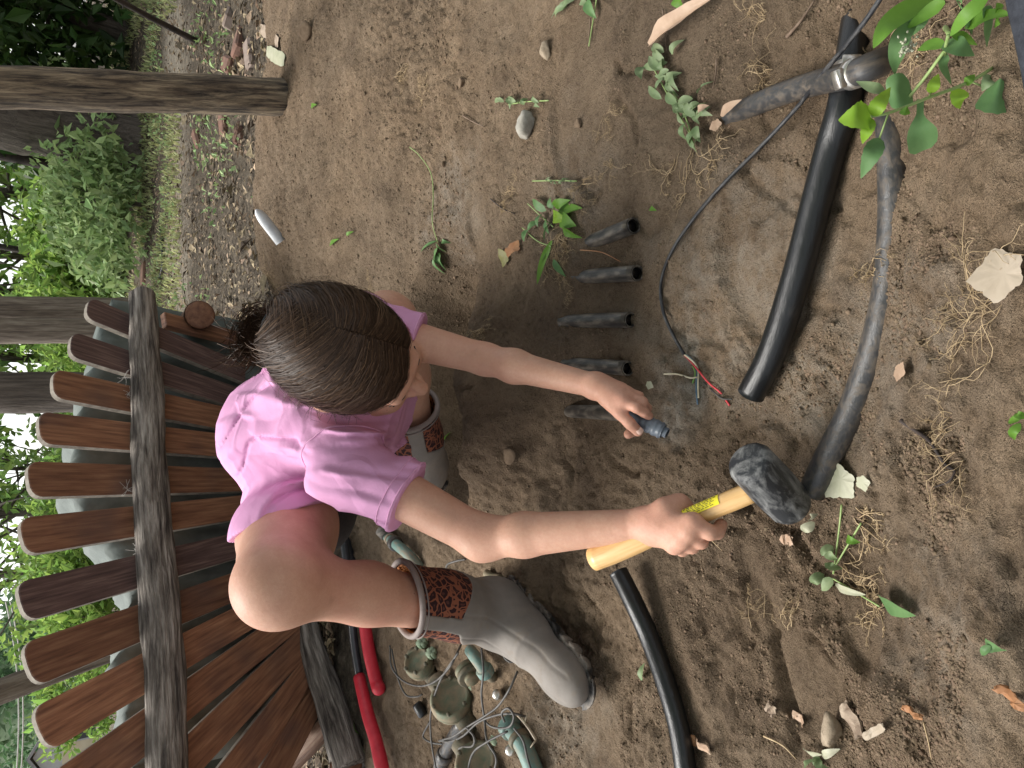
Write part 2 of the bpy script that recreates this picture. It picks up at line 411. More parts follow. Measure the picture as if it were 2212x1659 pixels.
MT['tie'] = simple('hair_tie', (.02, .025, .03), (.05, .06, .07), 100, .7)
def leopard():
    k = NT('leopard_neoprene'); v = k.coord(); ad = k.n('MixRGB', blend_type='ADD')
    nz = k.n('TexNoise'); nz.inputs['Scale'].default_value = 45; k.L(v, nz.inputs['Vector'])
    sc_ = k.n('MixRGB', blend_type='MIX'); sc_.inputs[0].default_value = .022; k.L(v, sc_.inputs[1]); k.L(nz.outputs['Color'], sc_.inputs[2])
    vo = k.n('TexVoronoi'); vo.inputs['Scale'].default_value = 76; vo.inputs['Randomness'].default_value = .85; k.L(sc_.outputs[0], vo.inputs['Vector'])
    ve = k.n('TexVoronoi', feature='DISTANCE_TO_EDGE'); ve.inputs['Scale'].default_value = 76; ve.inputs['Randomness'].default_value = .85; k.L(sc_.outputs[0], ve.inputs['Vector'])
    c = k.ramp(ve.outputs['Distance'], [(.075, (.24, .085, .048)), (.125, (.028, .011, .013))])
    c = k.mix(k.val(vo.outputs['Distance'], .26, .16, 0, .6), c, (.13, .05, .036))
    k.set(Base_Color=c, Roughness=.8, Specular_IOR_Level=.25); k.bump(k.noise(v, 900, 2), .2, .001); return k.m
MT['leopard'] = leopard()
def boot_mat():
    k = NT('grey_rubber'); v = k.coord(); c = k.ramp(k.noise(v, 14, 6), [(.3, (.165, .148, .131)), (.7, (.235, .211, .188))])
    c = k.mix(k.val(k.noise(v, 42, 8, .75), .54, .70, 0, .55), c, (.20, .155, .11)); c = k.mix(k.val(k.noise(v, 8, 6, .7), .55, .7, 0, .5), c, (.27, .23, .19))
    k.set(Base_Color=c, Roughness=k.val(k.noise(v, 30, 5), .3, .7, .58, .85), Specular_IOR_Level=.28); k.bump(k.noise(v, 60, 5), .2, .003); return k.m
MT['boot'] = boot_mat()
MT['boot_trim'] = simple('boot_trim', (.17, .135, .12), (.23, .19, .175), 30, .7, bump=.3, bscale=300)
MT['boot_lining'] = simple('orange_lining', (.34, .12, .03), (.44, .17, .05), 60, .8)
def mud_rubber(name, base, mud, lo, hi, rough=.5, scale=(1, 1, 1), ns=30):
    k = NT(name); v = k.coord(True, scale); f = k.noise(v, ns, 7, .7, .4); c = k.ramp(f, [(lo, base), (hi, mud)])
    k.set(Base_Color=c, Roughness=k.val(f, lo, hi, rough, .9), Specular_IOR_Level=.5); k.bump(f, .35, .003); return k.m
MT['sole'] = mud_rubber('dark_sole', (.02, .02, .02), (.22, .19, .16), .42, .6, .6)
MT['mallet'] = mud_rubber('mallet_rubber', (.016, .018, .021), (.30, .30, .29), .45, .74, .5, (1, 2.5, 2.5), 26)
MT['handle'] = simple('varnished_ash', (.52, .30, .105), (.64, .40, .165), 12, .42, True, (1, 12, 12), .1, 40, .001, .3, .7, 6, (.70, .46, .21), coat=.15)
MT['yellow'] = simple('yellow_sticker', (.80, .68, .02), (.86, .76, .04), 30, .45, bump=0)
MT['ink'] = simple('sticker_ink', (.03, .03, .02), (.06, .05, .03), 60, .6, bump=0)
MT['poly'] = mud_rubber('black_poly_pipe', (.007, .008, .009), (.040, .036, .032), .55, .85, .30, (1, 4, 4), 30)
MT['poly_dirty'] = mud_rubber('muddy_poly_pipe', (.040, .040, .041), (.135, .105, .075), .45, .75, .30, (2, 3, 3), 40)
MT['stub'] = simple('scuffed_stub_pipe', (.018, .017, .016), (.060, .053, .045), 45, .42, True, (.6, 2, 2), .0, 60, .001, .36, .64, 6, (.17, .145, .115))
MT['stub_in'] = simple('wet_pipe_bore', (.006, .006, .007), (.014, .013, .012), 60, .18, bump=0)
MT['cable'] = mud_rubber('cable_jacket', (.014, .015, .018), (.11, .105, .10), .5, .75, .45, (1, 4, 4), 60)
MT['steel'] = simple('clamp_steel', (.50, .47, .42), (.70, .67, .62), 60, .35, metal=.9, bump=.2)
MT['blade'] = simple('trowel_blade', (.40, .41, .42), (.55, .56, .57), 30, .5, metal=.35, bump=.1)
MT['coupler'] = simple('grey_nylon', (.11, .13, .16), (.15, .175, .21), 60, .32, bump=.05)
MT['red'] = simple('red_grip', (.52, .022, .040), (.62, .035, .055), 40, .45, bump=.2, bscale=500, spec=.4)
MT['blacksteel'] = simple('black_steel', (.018, .019, .022), (.032, .033, .038), 40, .3, bump=.05)
MT['valve'] = mud_rubber('green_valve', (.10, .125, .075), (.215, .170, .11), .38, .58, .6, (1, 1, 1), 34)
MT['valve_d'] = mud_rubber('olive_valve', (.055, .058, .036), (.17, .132, .085), .38, .60, .6, (1, 1, 1), 34)
MT['mint'] = simple('mint_knob', (.17, .24, .15), (.25, .31, .21), 40, .55)
MT['pvc'] = mud_rubber('teal_pvc', (.12, .21, .185), (.23, .195, .145), .46, .66, .55, (1, 2, 2), 30)
MT['wire'] = simple('grey_wire', (.035, .033, .031), (.095, .088, .08), 60, .6, bump=0)
MT['wire_red'] = simple('red_wire', (.62, .05, .06), (.72, .09, .10), 60, .4, bump=0)
MT['wire_white'] = simple('cream_wire', (.66, .58, .40), (.74, .68, .52), 60, .45, bump=0)
MT['wire_blue'] = simple('blue_wire', (.10, .17, .25), (.15, .24, .33), 60, .45, bump=0)
MT['wire_green'] = simple('green_wire', (.16, .32, .07), (.22, .40, .10), 60, .45, bump=0)
MT['stone'] = simple('grey_stone', (.20, .185, .155), (.40, .38, .33), 22, .85, bump=.5, bscale=90, bdist=.004)
MT['stone_tan'] = simple('tan_stone', (.20, .155, .105), (.36, .29, .21), 40, .85, bump=.6, bscale=120, bdist=.004)
MT['brick'] = simple('clay_brick', (.10, .055, .038), (.20, .105, .075), 14, .9, bump=.5, bscale=90, bdist=.004)
MT['brick_pale'] = simple('dusty_brick', (.15, .11, .088), (.27, .215, .18), 14, .9, bump=.5, bscale=90, bdist=.004)
MT['canvas'] = simple('grey_green_canvas', (.075, .092, .083), (.125, .148, .134), 12, .8, bump=.2, bscale=30, bdist=.01)
MT['leaf_fresh'] = leafmat('fresh_leaf', (.085, .23, .028), (.13, .31, .045), .35, .25)
MT['leaf_lime'] = leafmat('lime_leaf', (.17, .36, .03), (.25, .46, .05), .4, .2)
MT['leaf_matt'] = leafmat('matt_leaf', (.07, .17, .06), (.12, .24, .09), .25, .25)
MT['leaf_wilt'] = leafmat('wilted_leaf', (.12, .20, .085), (.24, .31, .17), .25, .3)
MT['leaf_pale'] = leafmat('pale_leaf_underside', (.34, .36, .24), (.48, .48, .36), .2, .15)
MT['leaf_tan'] = leafmat('dry_tan_leaf', (.36, .255, .16), (.52, .40, .27), .15, .2)
MT['leaf_bleach'] = leafmat('bleached_leaf', (.36, .31, .22), (.46, .40, .30), .15, .1)
MT['leaf_orange'] = leafmat('rusty_leaf', (.32, .165, .06), (.46, .28, .13), .2, .2)
MT['leaf_olive'] = leafmat('olive_leaf', (.17, .17, .055), (.26, .26, .10), .2, .2)
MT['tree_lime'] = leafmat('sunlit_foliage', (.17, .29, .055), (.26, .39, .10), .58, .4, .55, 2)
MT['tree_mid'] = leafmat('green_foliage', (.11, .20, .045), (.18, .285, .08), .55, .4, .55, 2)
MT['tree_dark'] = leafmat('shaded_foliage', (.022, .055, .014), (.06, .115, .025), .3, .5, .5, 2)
MT['tree_far'] = leafmat('far_foliage', (.085, .165, .075), (.14, .235, .105), .4, .35, .6, .3)
MT['shrub_pale'] = leafmat('grey_green_leaf', (.22, .33, .12), (.34, .45, .21), .3, .35, .6, 5)
MT['grass'] = leafmat('grass_blade', (.28, .34, .12), (.48, .48, .25), .35, .45, .6, 8)
MT['litter'] = leafmat('leaf_litter', (.10, .072, .045), (.32, .25, .16), .1, .75, .8, 60)
MT['stem'] = simple('green_stem', (.20, .29, .09), (.28, .37, .14), 60, .55, bump=0)
MT['root'] = simple('pale_root', (.34, .24, .13), (.50, .38, .23), 90, .8, bump=0)
MT['twig'] = simple('brown_twig', (.10, .065, .042), (.22, .155, .11), 60, .85)
MT['bark_chip'] = simple('bark_chip', (.16, .11, .075), (.40, .32, .24), 60, .85, bump=.6)
MT['darkwood'] = simple('dark_branch', (.016, .011, .010), (.045, .03, .024), 30, .8)
MT['siding'] = simple('house_siding', (.55, .46, .30), (.62, .53, .37), 3, .8, bump=0)
MT['trim'] = simple('house_trim', (.40, .40, .38), (.48, .48, .46), 5, .7, bump=0)
MT['roof'] = simple('house_roof', (.20, .20, .20), (.30, .29, .28), 8, .9, bump=0)
MT['glass'] = simple('window_glass', (.03, .035, .04), (.05, .055, .06), 5, .1, bump=0)
MT['cobweb'] = simple('cobweb_fluff', (.55, .52, .48), (.65, .62, .58), 60, .9, bump=0)
MT['darkcloth'] = simple('black_denim', (.010, .012, .018), (.028, .032, .042), 160, .85, bump=.4, bscale=700)
# ------------------------------------------------------------------ ground
def mound(x, y):
    crest = 2.62 + .10 * vn(x * 2.1, 3.3, 5) + .04 * vn(x * 7, 1.3, 6)
    up = sst(1.35, 2.3, y) * (1 - sst(crest, crest + .20, y)) * sst(.02, .55, x) * (1 - sst(2.4, 3.2, x))
    return .14 * up
def gz0(x, y):
    x = np.asarray(x, float); y = np.asarray(y, float)
    z = mound(x, y)
    z = z - .035 * np.exp(-(((x + .10) / .38) ** 2 + ((y - .78) / .30) ** 2))                 # pit the pipes come into
    hd = np.hypot((x - .0) / .36, (y - 1.45) / .22); z = z - .17 * (1 - sst(.62, 1.04, hd)) + .085 * np.exp(-((x + .02) / .23) ** 2 - ((y - 1.21 - .02 * np.sin(x * 17)) / .095) ** 2)   # hollow the near knee and boot are in
    z = z + .11 * sst(.47, .20, y + .05 * vn(x * 3, .5, 8)) * sst(-.9, -.2, x + 1.3)             # bank in front of the camera
    z = z + .03 * sst(.55, .2, y) * sst(-.1, -.5, x)
    z = z - .045 * np.exp(-(((x + .13) / .13) ** 2 + ((y - 1.02) / .09) ** 2))                 # dug hollow between the arms
    far = np.clip(y - 3.3, 0, 9)
    z = z + far * (.018 + .034 * sst(-1.2, .6, x))
    z = z - .012 * np.clip(y - 25, 0, 400)                                                    # garden falls away behind
    return z
SMP = []                                                # smoothed, trodden or trowelled patches (x, y, rx, ry, angle)
for px, py, rx, ry, an in ((1010, 480, .11, .05, .4), (1230, 260, .14, .08, .2), (1290, 350, .10, .07, -.3), (1580, 1290, .075, .035, .5), (1830, 1370, .05, .03, .2),
                           (1650, 1400, .08, .03, .9), (1700, 1480, .06, .05, 0), (1260, 1600, .10, .06, .7), (1400, 60, .14, .09, 0), (1010, 1010, .07, .05, .3), (1640, 560, .12, .09, .3), (1240, 130, .12, .08, .1)):
    q = Zp(px, py, .02); SMP.append((q[0], q[1], rx, ry, an))
def smooth_mask(x, y):
    m = np.zeros_like(x)
    for a, b, rx, ry, an in SMP:
        dx, dy = x - a, y - b; u = dx * math.cos(an) + dy * math.sin(an); w = -dx * math.sin(an) + dy * math.cos(an)
        m = np.maximum(m, 1 - sst(.75, 1.08, np.hypot(u / rx, w / ry) + .12 * vn(x * 16, y * 16, 31)))
    return m
CRK = []
_r = np.random.default_rng(3)
for i in range(60):
    px, py = _r.uniform(950, 2150), _r.uniform(20, 1640); q = Zp(px, py, 0)[:2]
    a = _r.uniform(0, 6.28); pts = [q]
    for k in range(_r.integers(4, 9)):
        a += _r.normal(0, .45); pts.append(pts[-1] + A(math.cos(a), math.sin(a)) * .018)
    CRK.append((np.array(pts), _r.uniform(.004, .010)))
COR = []                                                # earth pressed smooth along the laid pipes
for ln in ([(1622, 852), (1720, 600), (1795, 320), (1838, 140)], [(1752, 1066), (1838, 890), (1904, 690), (1930, 470), (1926, 280)], [(1336, 1236), (1404, 1380), (1466, 1570), (1486, 1740)], [(1590, 245), (1700, 200), (1860, 155)], [(1212, 886), (1352, 897)], [(1225, 784), (1356, 796)], [(1240, 693), (1362, 691)], [(1268, 597), (1376, 590)], [(1285, 520), (1368, 487)]):
    COR.append(np.array([Zp(a, b, .01)[:2] for a, b in ln]))
def corridor(x, y):
    m = np.zeros_like(x)
    for L in COR:
        lo, hi = L.min(0) - .06, L.max(0) + .06; k = np.where((x > lo[0]) & (x < hi[0]) & (y > lo[1]) & (y < hi[1]))[0]
        if not len(k): continue
        dd = np.full(len(k), 9.); P = np.stack([x[k], y[k]], 1)
        for a, b in zip(L[:-1], L[1:]):
            ba = b - a; pa = P - a; t = np.clip(pa @ ba / (ba @ ba), 0, 1); dd = np.minimum(dd, np.linalg.norm(pa - t[:, None] * ba, axis=1))
        m[k] = np.maximum(m[k], 1 - sst(.022, .055, dd))
    return m
def detail(x, y):
    near = (1 - sst(2.9, 5, y)) * (1 - sst(1.6, 3, np.abs(x)))
    sm = smooth_mask(x, y)
    d = .013 * fbm(x * 4.2, y * 4.2, 2, 21)
    n2 = fbm(x * 13, y * 13, 2, 22); n3 = fbm(x * 42, y * 42, 2, 23); n4 = vn(x * 110, y * 110, 24)
    act = .55 + .75 * sst(-.3, .5, vn(x * 2.6, y * 2.6, 25))
    fur = np.clip(1 - 2.4 * np.abs(fbm(x * 5 + y * 2.5, y * 15 - x * 6, 2, 29)), -.3, 1) * sst(-.02, -.22, x) * sst(.85, .62, y)
    bank = sst(.42, .28, y)
    d = d - .010 * fur + .010 * bank * fbm(x * 11, y * 11, 3, 33) + .012 * fbm(x * 2.1 + 5, y * 2.1, 2, 34)
    rough = (.0095 * n2 + .0060 * np.abs(n3) * act + .0042 * n4 * act - .002 * sst(.6, .85, vn(x * 24, y * 24, 28)) * act)
    d = d + rough * (1 - .85 * sm) - .006 * sm
    edge = sst(.03, .3, sm) * (1 - sst(.3, .75, sm)); d = d + .0035 * edge
    return d * (near * .9 + .1) * (1 - .72 * corridor(x, y))
def gz(x, y):
    x = np.atleast_1d(np.asarray(x, float)); y = np.atleast_1d(np.asarray(y, float))
    return gz0(x, y) + detail(x, y)
def axis(lo, hi, h, far, g=1.13):
    c = list(np.arange(lo, hi, h)); s = h; x = c[-1]; up = []
    while x < far[1]: s *= g; x += s; up.append(x)
    s = h; x = c[0]; dn = []
    while x > far[0]: s *= g; x -= s; dn.append(x)
    return np.array(dn[::-1] + c + up)
gx = axis(-1.02, 1.22, .0050, (-160, 160)); gy = axis(.14, 2.78, .0054, (-40, 240))
X, Y = np.meshgrid(gx, gy, indexing='ij'); xf, yf = X.ravel(), Y.ravel()
Zg = gz(xf, yf)
for pts, dep in CRK:
    lo, hi = pts.min(0) - .02, pts.max(0) + .02
    m = np.where((xf > lo[0]) & (xf < hi[0]) & (yf > lo[1]) & (yf < hi[1]))[0]
    dd = np.full(len(m), 9.)
    for a, b in zip(pts[:-1], pts[1:]):
        ba = b - a; pa = np.stack([xf[m], yf[m]], 1) - a; t = np.clip(pa @ ba / (ba @ ba), 0, 1); dd = np.minimum(dd, np.linalg.norm(pa - t[:, None] * ba, axis=1))
    Zg[m] -= dep * (1 - sst(.001, .009, dd))
nx_, ny_ = len(gx), len(gy)
ii = np.arange(nx_ - 1)[:, None] * ny_ + np.arange(ny_ - 1)[None, :]
fq = np.stack([ii, ii + ny_, ii + ny_ + 1, ii + 1], -1).reshape(-1, 4)
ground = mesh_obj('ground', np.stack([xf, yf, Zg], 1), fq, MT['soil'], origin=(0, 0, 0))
tag(ground, kind='structure')
zone = np.zeros((len(xf), 4), np.float32); zone[:, 3] = 1
crest = 2.72 + .10 * vn(xf * 2.1, 3.3, 5) + .04 * vn(xf * 7, 1.3, 6)
bdy = np.where(xf > .2, crest, 2.05 + .75 * sst(-.1, .25, xf) - .25 * sst(-.4, -1.4, xf)) + .10 * fbm(xf * 4, yf * 4, 3, 40)
zone[:, 0] = sst(-.03, .10, yf - bdy)                                    # leaf-litter floor
for px, py, r in ((1440, 840, .085), (1470, 780, .06), (1420, 905, .05), (1500, 640, .14), (1600, 480, .12), (1570, 760, .14), (1650, 620, .14), (1330, 690, .05), (1980, 760, .14), (2090, 1310, .12), (1750, 860, .12), (960, 470, .18), (1230, 420, .14), (1200, 1580, .16)):
    q = Zp(px, py, 0); zone[:, 1] = np.maximum(zone[:, 1], (1 - sst(.1, 1.2, np.hypot(xf - q[0], yf - q[1]) / r + .3 * fbm(xf * 14, yf * 14, 2, 44))) * (.9 if 1400 < px < 1475 else .42))
pth = np.abs(yf - (5.35 + .12 * xf + .22 * vn(xf * 1.1, .2, 50))) - (.30 + .12 * vn(xf * 2, .7, 51))
zone[:, 2] = (1 - sst(-.08, .22, pth + .12 * fbm(xf * 5, yf * 5, 3, 52))) * sst(-1.6, -.6, xf)
ca = ground.data.color_attributes.new('zone', 'FLOAT_COLOR', 'POINT'); ca.data.foreach_set('color', zone.ravel())
wet_shade = np.zeros(len(xf), np.float32)  # damp soil, plus shade painted dark under the torso and between the arms
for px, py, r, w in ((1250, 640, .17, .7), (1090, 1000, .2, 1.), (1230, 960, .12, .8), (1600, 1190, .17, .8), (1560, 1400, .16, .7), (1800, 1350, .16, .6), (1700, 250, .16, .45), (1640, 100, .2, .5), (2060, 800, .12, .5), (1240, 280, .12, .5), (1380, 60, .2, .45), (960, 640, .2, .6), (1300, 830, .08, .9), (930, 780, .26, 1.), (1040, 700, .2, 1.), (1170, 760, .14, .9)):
    q = Zp(px, py, 0); wet_shade = np.maximum(wet_shade, w * (1 - sst(.3, 1.2, np.hypot(xf - q[0], yf - q[1]) / r + .3 * fbm(xf * 9, yf * 9, 2, 45))))
wa = ground.data.attributes.new('wet_shade', 'FLOAT', 'POINT'); wa.data.foreach_set('value', wet_shade.astype(np.float32))

ZGRID = Zg.reshape(nx_, ny_)
def gfast(x, y):
    i = np.clip(np.searchsorted(gx, x) - 1, 0, nx_ - 2); j = np.clip(np.searchsorted(gy, y) - 1, 0, ny_ - 2)
    a = (x - gx[i]) / (gx[i + 1] - gx[i]); b = (y - gy[j]) / (gy[j + 1] - gy[j])
    return (ZGRID[i, j] * (1 - a) + ZGRID[i + 1, j] * a) * (1 - b) + (ZGRID[i, j + 1] * (1 - a) + ZGRID[i + 1, j + 1] * a) * b
GD = np.exp(np.linspace(math.log(.28), math.log(16.), 700))
def G(px, py, dz=0.):
    r = ray(px, py); q = CAM[None] + r[None] * GD[:, None]; h = q[:, 2] - gfast(q[:, 0], q[:, 1]) - dz; k = int(np.argmax(h < 0))
    if h[k] >= 0 or k == 0: return Zp(px, py, dz)
    t = h[k - 1] / (h[k - 1] - h[k]); return CAM + r * (GD[k - 1] + (GD[k] - GD[k - 1]) * t)
# loose crumbs of earth and grit lying on the dug soil
def octa():
    return np.array([(1, 0, 0), (-1, 0, 0), (0, 1, 0), (0, -1, 0), (0, 0, 1), (0, 0, -1)], float), np.array([(0, 2, 4), (2, 1, 4), (1, 3, 4), (3, 0, 4), (2, 0, 5), (1, 2, 5), (3, 1, 5), (0, 3, 5)])
def ico():
    t = (1 + 5 ** .5) / 2
    v = np.array([(-1, t, 0), (1, t, 0), (-1, -t, 0), (1, -t, 0), (0, -1, t), (0, 1, t), (0, -1, -t), (0, 1, -t), (t, 0, -1), (t, 0, 1), (-t, 0, -1), (-t, 0, 1)], float)
    v /= np.linalg.norm(v[0])
    f = np.array([(0, 11, 5), (0, 5, 1), (0, 1, 7), (0, 7, 10), (0, 10, 11), (1, 5, 9), (5, 11, 4), (11, 10, 2), (10, 7, 6), (7, 1, 8), (3, 9, 4), (3, 4, 2), (3, 2, 6), (3, 6, 8), (3, 8, 9), (4, 9, 5), (2, 4, 11), (6, 2, 10), (8, 6, 7), (9, 8, 1)])
    return v, f
ICO = ico()
def scatter_blobs(P, S, seed, jit=.42, squash=.7, base=None):
    r = np.random.default_rng(seed); v0, f0 = base or ICO; nv = len(v0); n = len(P)
    if base:
        a = r.uniform(0, 6.28, n); b = r.normal(0, .5, n); ca_, sa_, cb_, sb_ = np.cos(a), np.sin(a), np.cos(b), np.sin(b)
        R = np.stack([np.stack([ca_, -sa_, 0 * a], -1), np.stack([sa_ * cb_, ca_ * cb_, -sb_], -1), np.stack([sa_ * sb_, ca_ * sb_, cb_], -1)], 1); v0 = np.einsum('nij,kj->nki', R, v0)
    else: v0 = v0[None]
    sc_ = S[:, None, None] * (1 + r.uniform(-jit, jit, (n, nv, 1))) * A(1, 1, squash)[None, None] * (1 + r.uniform(-.3, .3, (n, 1, 3)))
    v = v0 * sc_ + P[:, None, :]
    f = f0[None] + (np.arange(n) * nv)[:, None, None]
    return v.reshape(-1, 3), f.reshape(-1, 3)
r_ = np.random.default_rng(5)
n = 62000
ux = r_.uniform(880, 2230, n); uy = r_.uniform(-20, 1680, n)
cl = fbm(ux / 140, uy / 140, 3, 61) + r_.uniform(-.5, .5, n)
k_ = cl > .22; ux, uy = ux[k_], uy[k_]
rays = FWD[None] + RIGHT[None] * ((829.5 - uy) / FPX)[:, None] + UP[None] * ((1106 - ux) / FPX)[:, None]
q = CAM + rays * (-CAM_H / rays[:, 2])[:, None]
x2 = r_.uniform(.05, 1.6, 26000); y2 = r_.uniform(1.2, 2.85, 26000)
qx = np.concatenate([q[:, 0], x2]); qy = np.concatenate([q[:, 1], y2])
k_ = smooth_mask(qx, qy) < .3; qx, qy = qx[k_], qy[k_]
S = np.exp(r_.normal(-6.55, .42, len(qx))); S = np.clip(S, .0007, .0034)
Pc = np.stack([qx, qy, gfast(qx, qy) - S * .05], 1)
S *= np.where(qy > 1.4, 1.35, 1.)
v, f = scatter_blobs(Pc, S, 6, base=octa())
crumbs = mesh_obj('soil_crumbs', v, f, MT['crumb'], origin=(0, 1, 0), smooth=True)
tag(crumbs, 'loose brown crumbs of earth strewn over the dug soil', 'soil crumbs', kind='stuff')
# ------------------------------------------------------------------ fan-backed bench seen from behind
RA = V(308, 636, 2.38); RB = V(372, 1690, 1.72)
RB[2] = RA[2]
e1 = nrm(RB - RA); nh = nrm(A(e1[1], -e1[0], 0));
if nh[1] < 0: nh = -nh                                   # horizontal, away from the camera
e2 = nrm(A(0, 0, 1) - .5 * nh); en = nrm(np.cross(e1, e2)); en = en if en @ nh > 0 else -en
PL0 = RA + en * .052                                     # plane of the near faces of the slats
def onpl(px, py, off=0.):
    r = ray(px, py); p0 = PL0 + en * off; return CAM + r * (((p0 - CAM) @ en) / (r @ en))
bench = thing('bench', (float((RA[0] + RB[0]) / 2), float((RA[1] + RB[1]) / 2) + .2, 0.0), 'brown wooden bench with fan of rounded back slats on grey log rails', 'bench')
# each slat: (left-end centre, half width there) and (right-end centre, half width there), in the plane of the back
SL = [((189, 662), 23, (530, 806), 19, 1), ((153, 741), 27, (545, 868), 21, 1), ((115, 826), 31, (560, 918), 23, 0), ((85, 922), 35, (590, 972), 22, 0),
      ((62, 1034), 39, (610, 1036), 22, 0), ((48, 1158), 41, (620, 1081), 22, 0), ((45, 1300), 44, (630, 1146), 23, 1), ((60, 1437), 49, (640, 1216), 24, 0),
      ((86, 1578), 50, (660, 1262), 24, 0), ((130, 1720), 52, (672, 1308), 24, 0), ((180, 1870), 54, (680, 1362), 25, 0), ((260, 2010), 55, (690, 1420), 25, 0), ((330, 2150), 55, (690, 1490), 25, 0)]
for i, (a, wa_, b, wb_, dk) in enumerate(SL):
    a = np.array(a, float); b = np.array(b, float); d = nrm(b - a); pn = A(-d[1], d[0])
    P0 = onpl(*a); P1 = onpl(*b); ax = nrm(P1 - P0); side = nrm(np.cross(en, ax))
    q = onpl(*(a + pn * wa_)); wA = abs((q - P0) @ side); q = onpl(*(b + pn * wb_)); wB = abs((q - P1) @ side)
    wA = min(wA, .052); L = np.linalg.norm(P1 - P0)
    out = []                                             # outline with a rounded head
    for t in np.linspace(math.pi / 2, -math.pi / 2, 11): out.append((L - 0 if False else .030 * (1 - math.cos(t)), wA * (math.copysign(abs(math.sin(t)) ** .62, math.sin(t)))))
    out += [(L, -wB), (L, wB)]
    n = len(out); th = .022; bv = .0022
    vv, tt = [], []
    for off, ins in ((0., bv), (bv, 0.), (th - bv, 0.), (th, bv)):
        for (s, w) in out:
            w2 = w - math.copysign(min(ins, abs(w)), w); s2 = s + (ins if s < .02 else 0)
            vv.append(P0 + ax * s2 + side * w2 + en * off); tt.append((s2 + i * 3.1, w2 + i * 1.7, off))
    ff = [tuple(range(n))[::-1], tuple(3 * n + k for k in range(n))]
    for k in range(3): ff += [(k * n + j, k * n + (j + 1) % n, (k + 1) * n + (j + 1) % n, (k + 1) * n + j) for j in range(n)]
    m = MB(); m.add(vv, ff, tt); o = m.build('slat', MT['slat_dark'] if dk else MT['slat'], bench, smooth=False)
    if i == 6: o['label'] = 'weathered purplish slat with rough grain'
    me = o.data; me.materials.append(MT['slat_edge']); sd = nrm(side)
    for p in me.polygons:                                # weathered bare edges
        if abs(np.dot(np.array(p.normal), en)) < .3 and p.index >= 2: p.material_index = 1
def logpath(a, b, n=26, wob=.006, sd=0):
    t = np.linspace(0, 1, n); p = a[None] + (b - a)[None] * t[:, None]
    p[:, 2] += wob * vn(t * 5, 0 * t + sd, 70); p[:, 1] += wob * vn(t * 4, 0 * t + sd + 3, 71); return p
m = MB(); tube(m, logpath(RA, RB + e1 * .5, 80, .006, 1), [.042, .045, .049, .050, .050, .047, .047], 30, noise=.09, ns=2)
m.build('top_rail', MT['log'], bench)
m = MB(); tube(m, logpath(V(662, 1340, 2.36), V(752, 1660, 2.02), 30, .006, 2), [.036, .043, .045, .05], 20, noise=.06, ns=5)
m.build('bottom_rail', MT['log'], bench)
m = MB(); tube(m, logpath(V(716, 1556, 2.16), V(560, 1720, 2.25), 20, .004, 3), [.030, .034], 18, noise=.05); m.build('leg', MT['log_brown'], bench)
# the plain frame board at the fan's end and the stub of the seat log
P0, P1 = onpl(352, 692, .03), onpl(540, 740, .03)
m = MB(); ax = nrm(P1 - P0); box(m, (P0 + P1) / 2, (ax, np.cross(en, ax), en), (np.linalg.norm(P1 - P0) / 2, .030, .014), .003); m.build('frame_board', MT['slat'], bench, smooth=False)
m = MB(); a = V(432, 680, 2.58); ld = nrm(a - V(405, 715, 3.0)); tube(m, logpath(a - ld * .5, a, 12, .003, 4), .052, 22, noise=.04, caps=False); m.build('seat_log', MT['log_brown'], bench)
m = MB(); tube(m, np.array([a - ld * .004, a + ld * .001, a + ld * .005]), [.052, .050, .042], 22); m.build('log_end', MT['log_end'], bench)
m = MB(); a = V(748, 1652, 2.02); ld = nrm(a - V(700, 1760, 2.4)); tube(m, logpath(a - ld * .5, a, 12, .003, 4), .046, 20, noise=.04, caps=False); m.build('seat_log', MT['log_brown'], bench)
m = MB(); tube(m, np.array([a - ld * .004, a + ld * .001, a + ld * .005]), [.046, .044, .036], 20); m.build('log_end', MT['log_end'], bench)
# cobwebs in the slat gaps
for px, py, n in ((268, 815, 10), (278, 850, 12), (275, 1058, 14), (300, 1190, 8)):
    m = MB(); c = onpl(px, py, -.004)
    for i in range(n):
        d = nrm(rng.normal(0, 1, 3)); p = smooth_path([c, c + d * .012 + rng.normal(0, .003, 3), c + d * rng.uniform(.018, .034)], 3); tube(m, p, .0005, 3, False)
    m.build('cobweb', MT['cobweb'], bench)

# ------------------------------------------------------------------ canvas cover behind the slats
edge = np.array([(560, 240), (640, 235), (720, 215), (790, 196), (850, 172), (900, 158), (970, 148), (1030, 152), (1080, 172), (1130, 196), (1180, 232), (1230, 268), (1290, 290), (1340, 282), (1390, 256), (1430, 240), (1480, 262), (1530, 268), (1600, 275), (1680, 290)], float)
ys = np.linspace(640, 1680, 90); xs = np.interp(ys, edge[:, 0], edge[:, 1]) + 5 * np.sin(ys / 23) * np.sin(ys / 57)
rows = 34; vv = []
for j, (yy, xx) in enumerate(zip(ys, xs)):
    t = onpl(xx, yy, .20); g = A(t[0], t[1], 0) + nh * .14
    for i in range(rows):
        s = i / (rows - 1)
        if s < .72:
            u = s / .72; p = g + (A(t[0], t[1], t[2]) - g) * u; fold = .030 * fbm(yy / 34 + u * 1.2, u * 2.2, 3, 81) + .018 * math.sin(yy / 15 + 2.5 * vn(yy / 60., u * 2, 82))
            p = p - nh * fold * (1 - .3 * u)
        else:
            u = (s - .72) / .28; p = t + nh * (.55 * u) + A(0, 0, 1) * (.03 * math.sin(u * 3.1) - .45 * u ** 4) + A(0, 0, .02 * fbm(yy / 40, u * 3, 3, 83))
        vv.append(p)
nn = len(ys); f = [(j * rows + i, (j + 1) * rows + i, (j + 1) * rows + i + 1, j * rows + i + 1) for j in range(nn - 1) for i in range(rows - 1)]
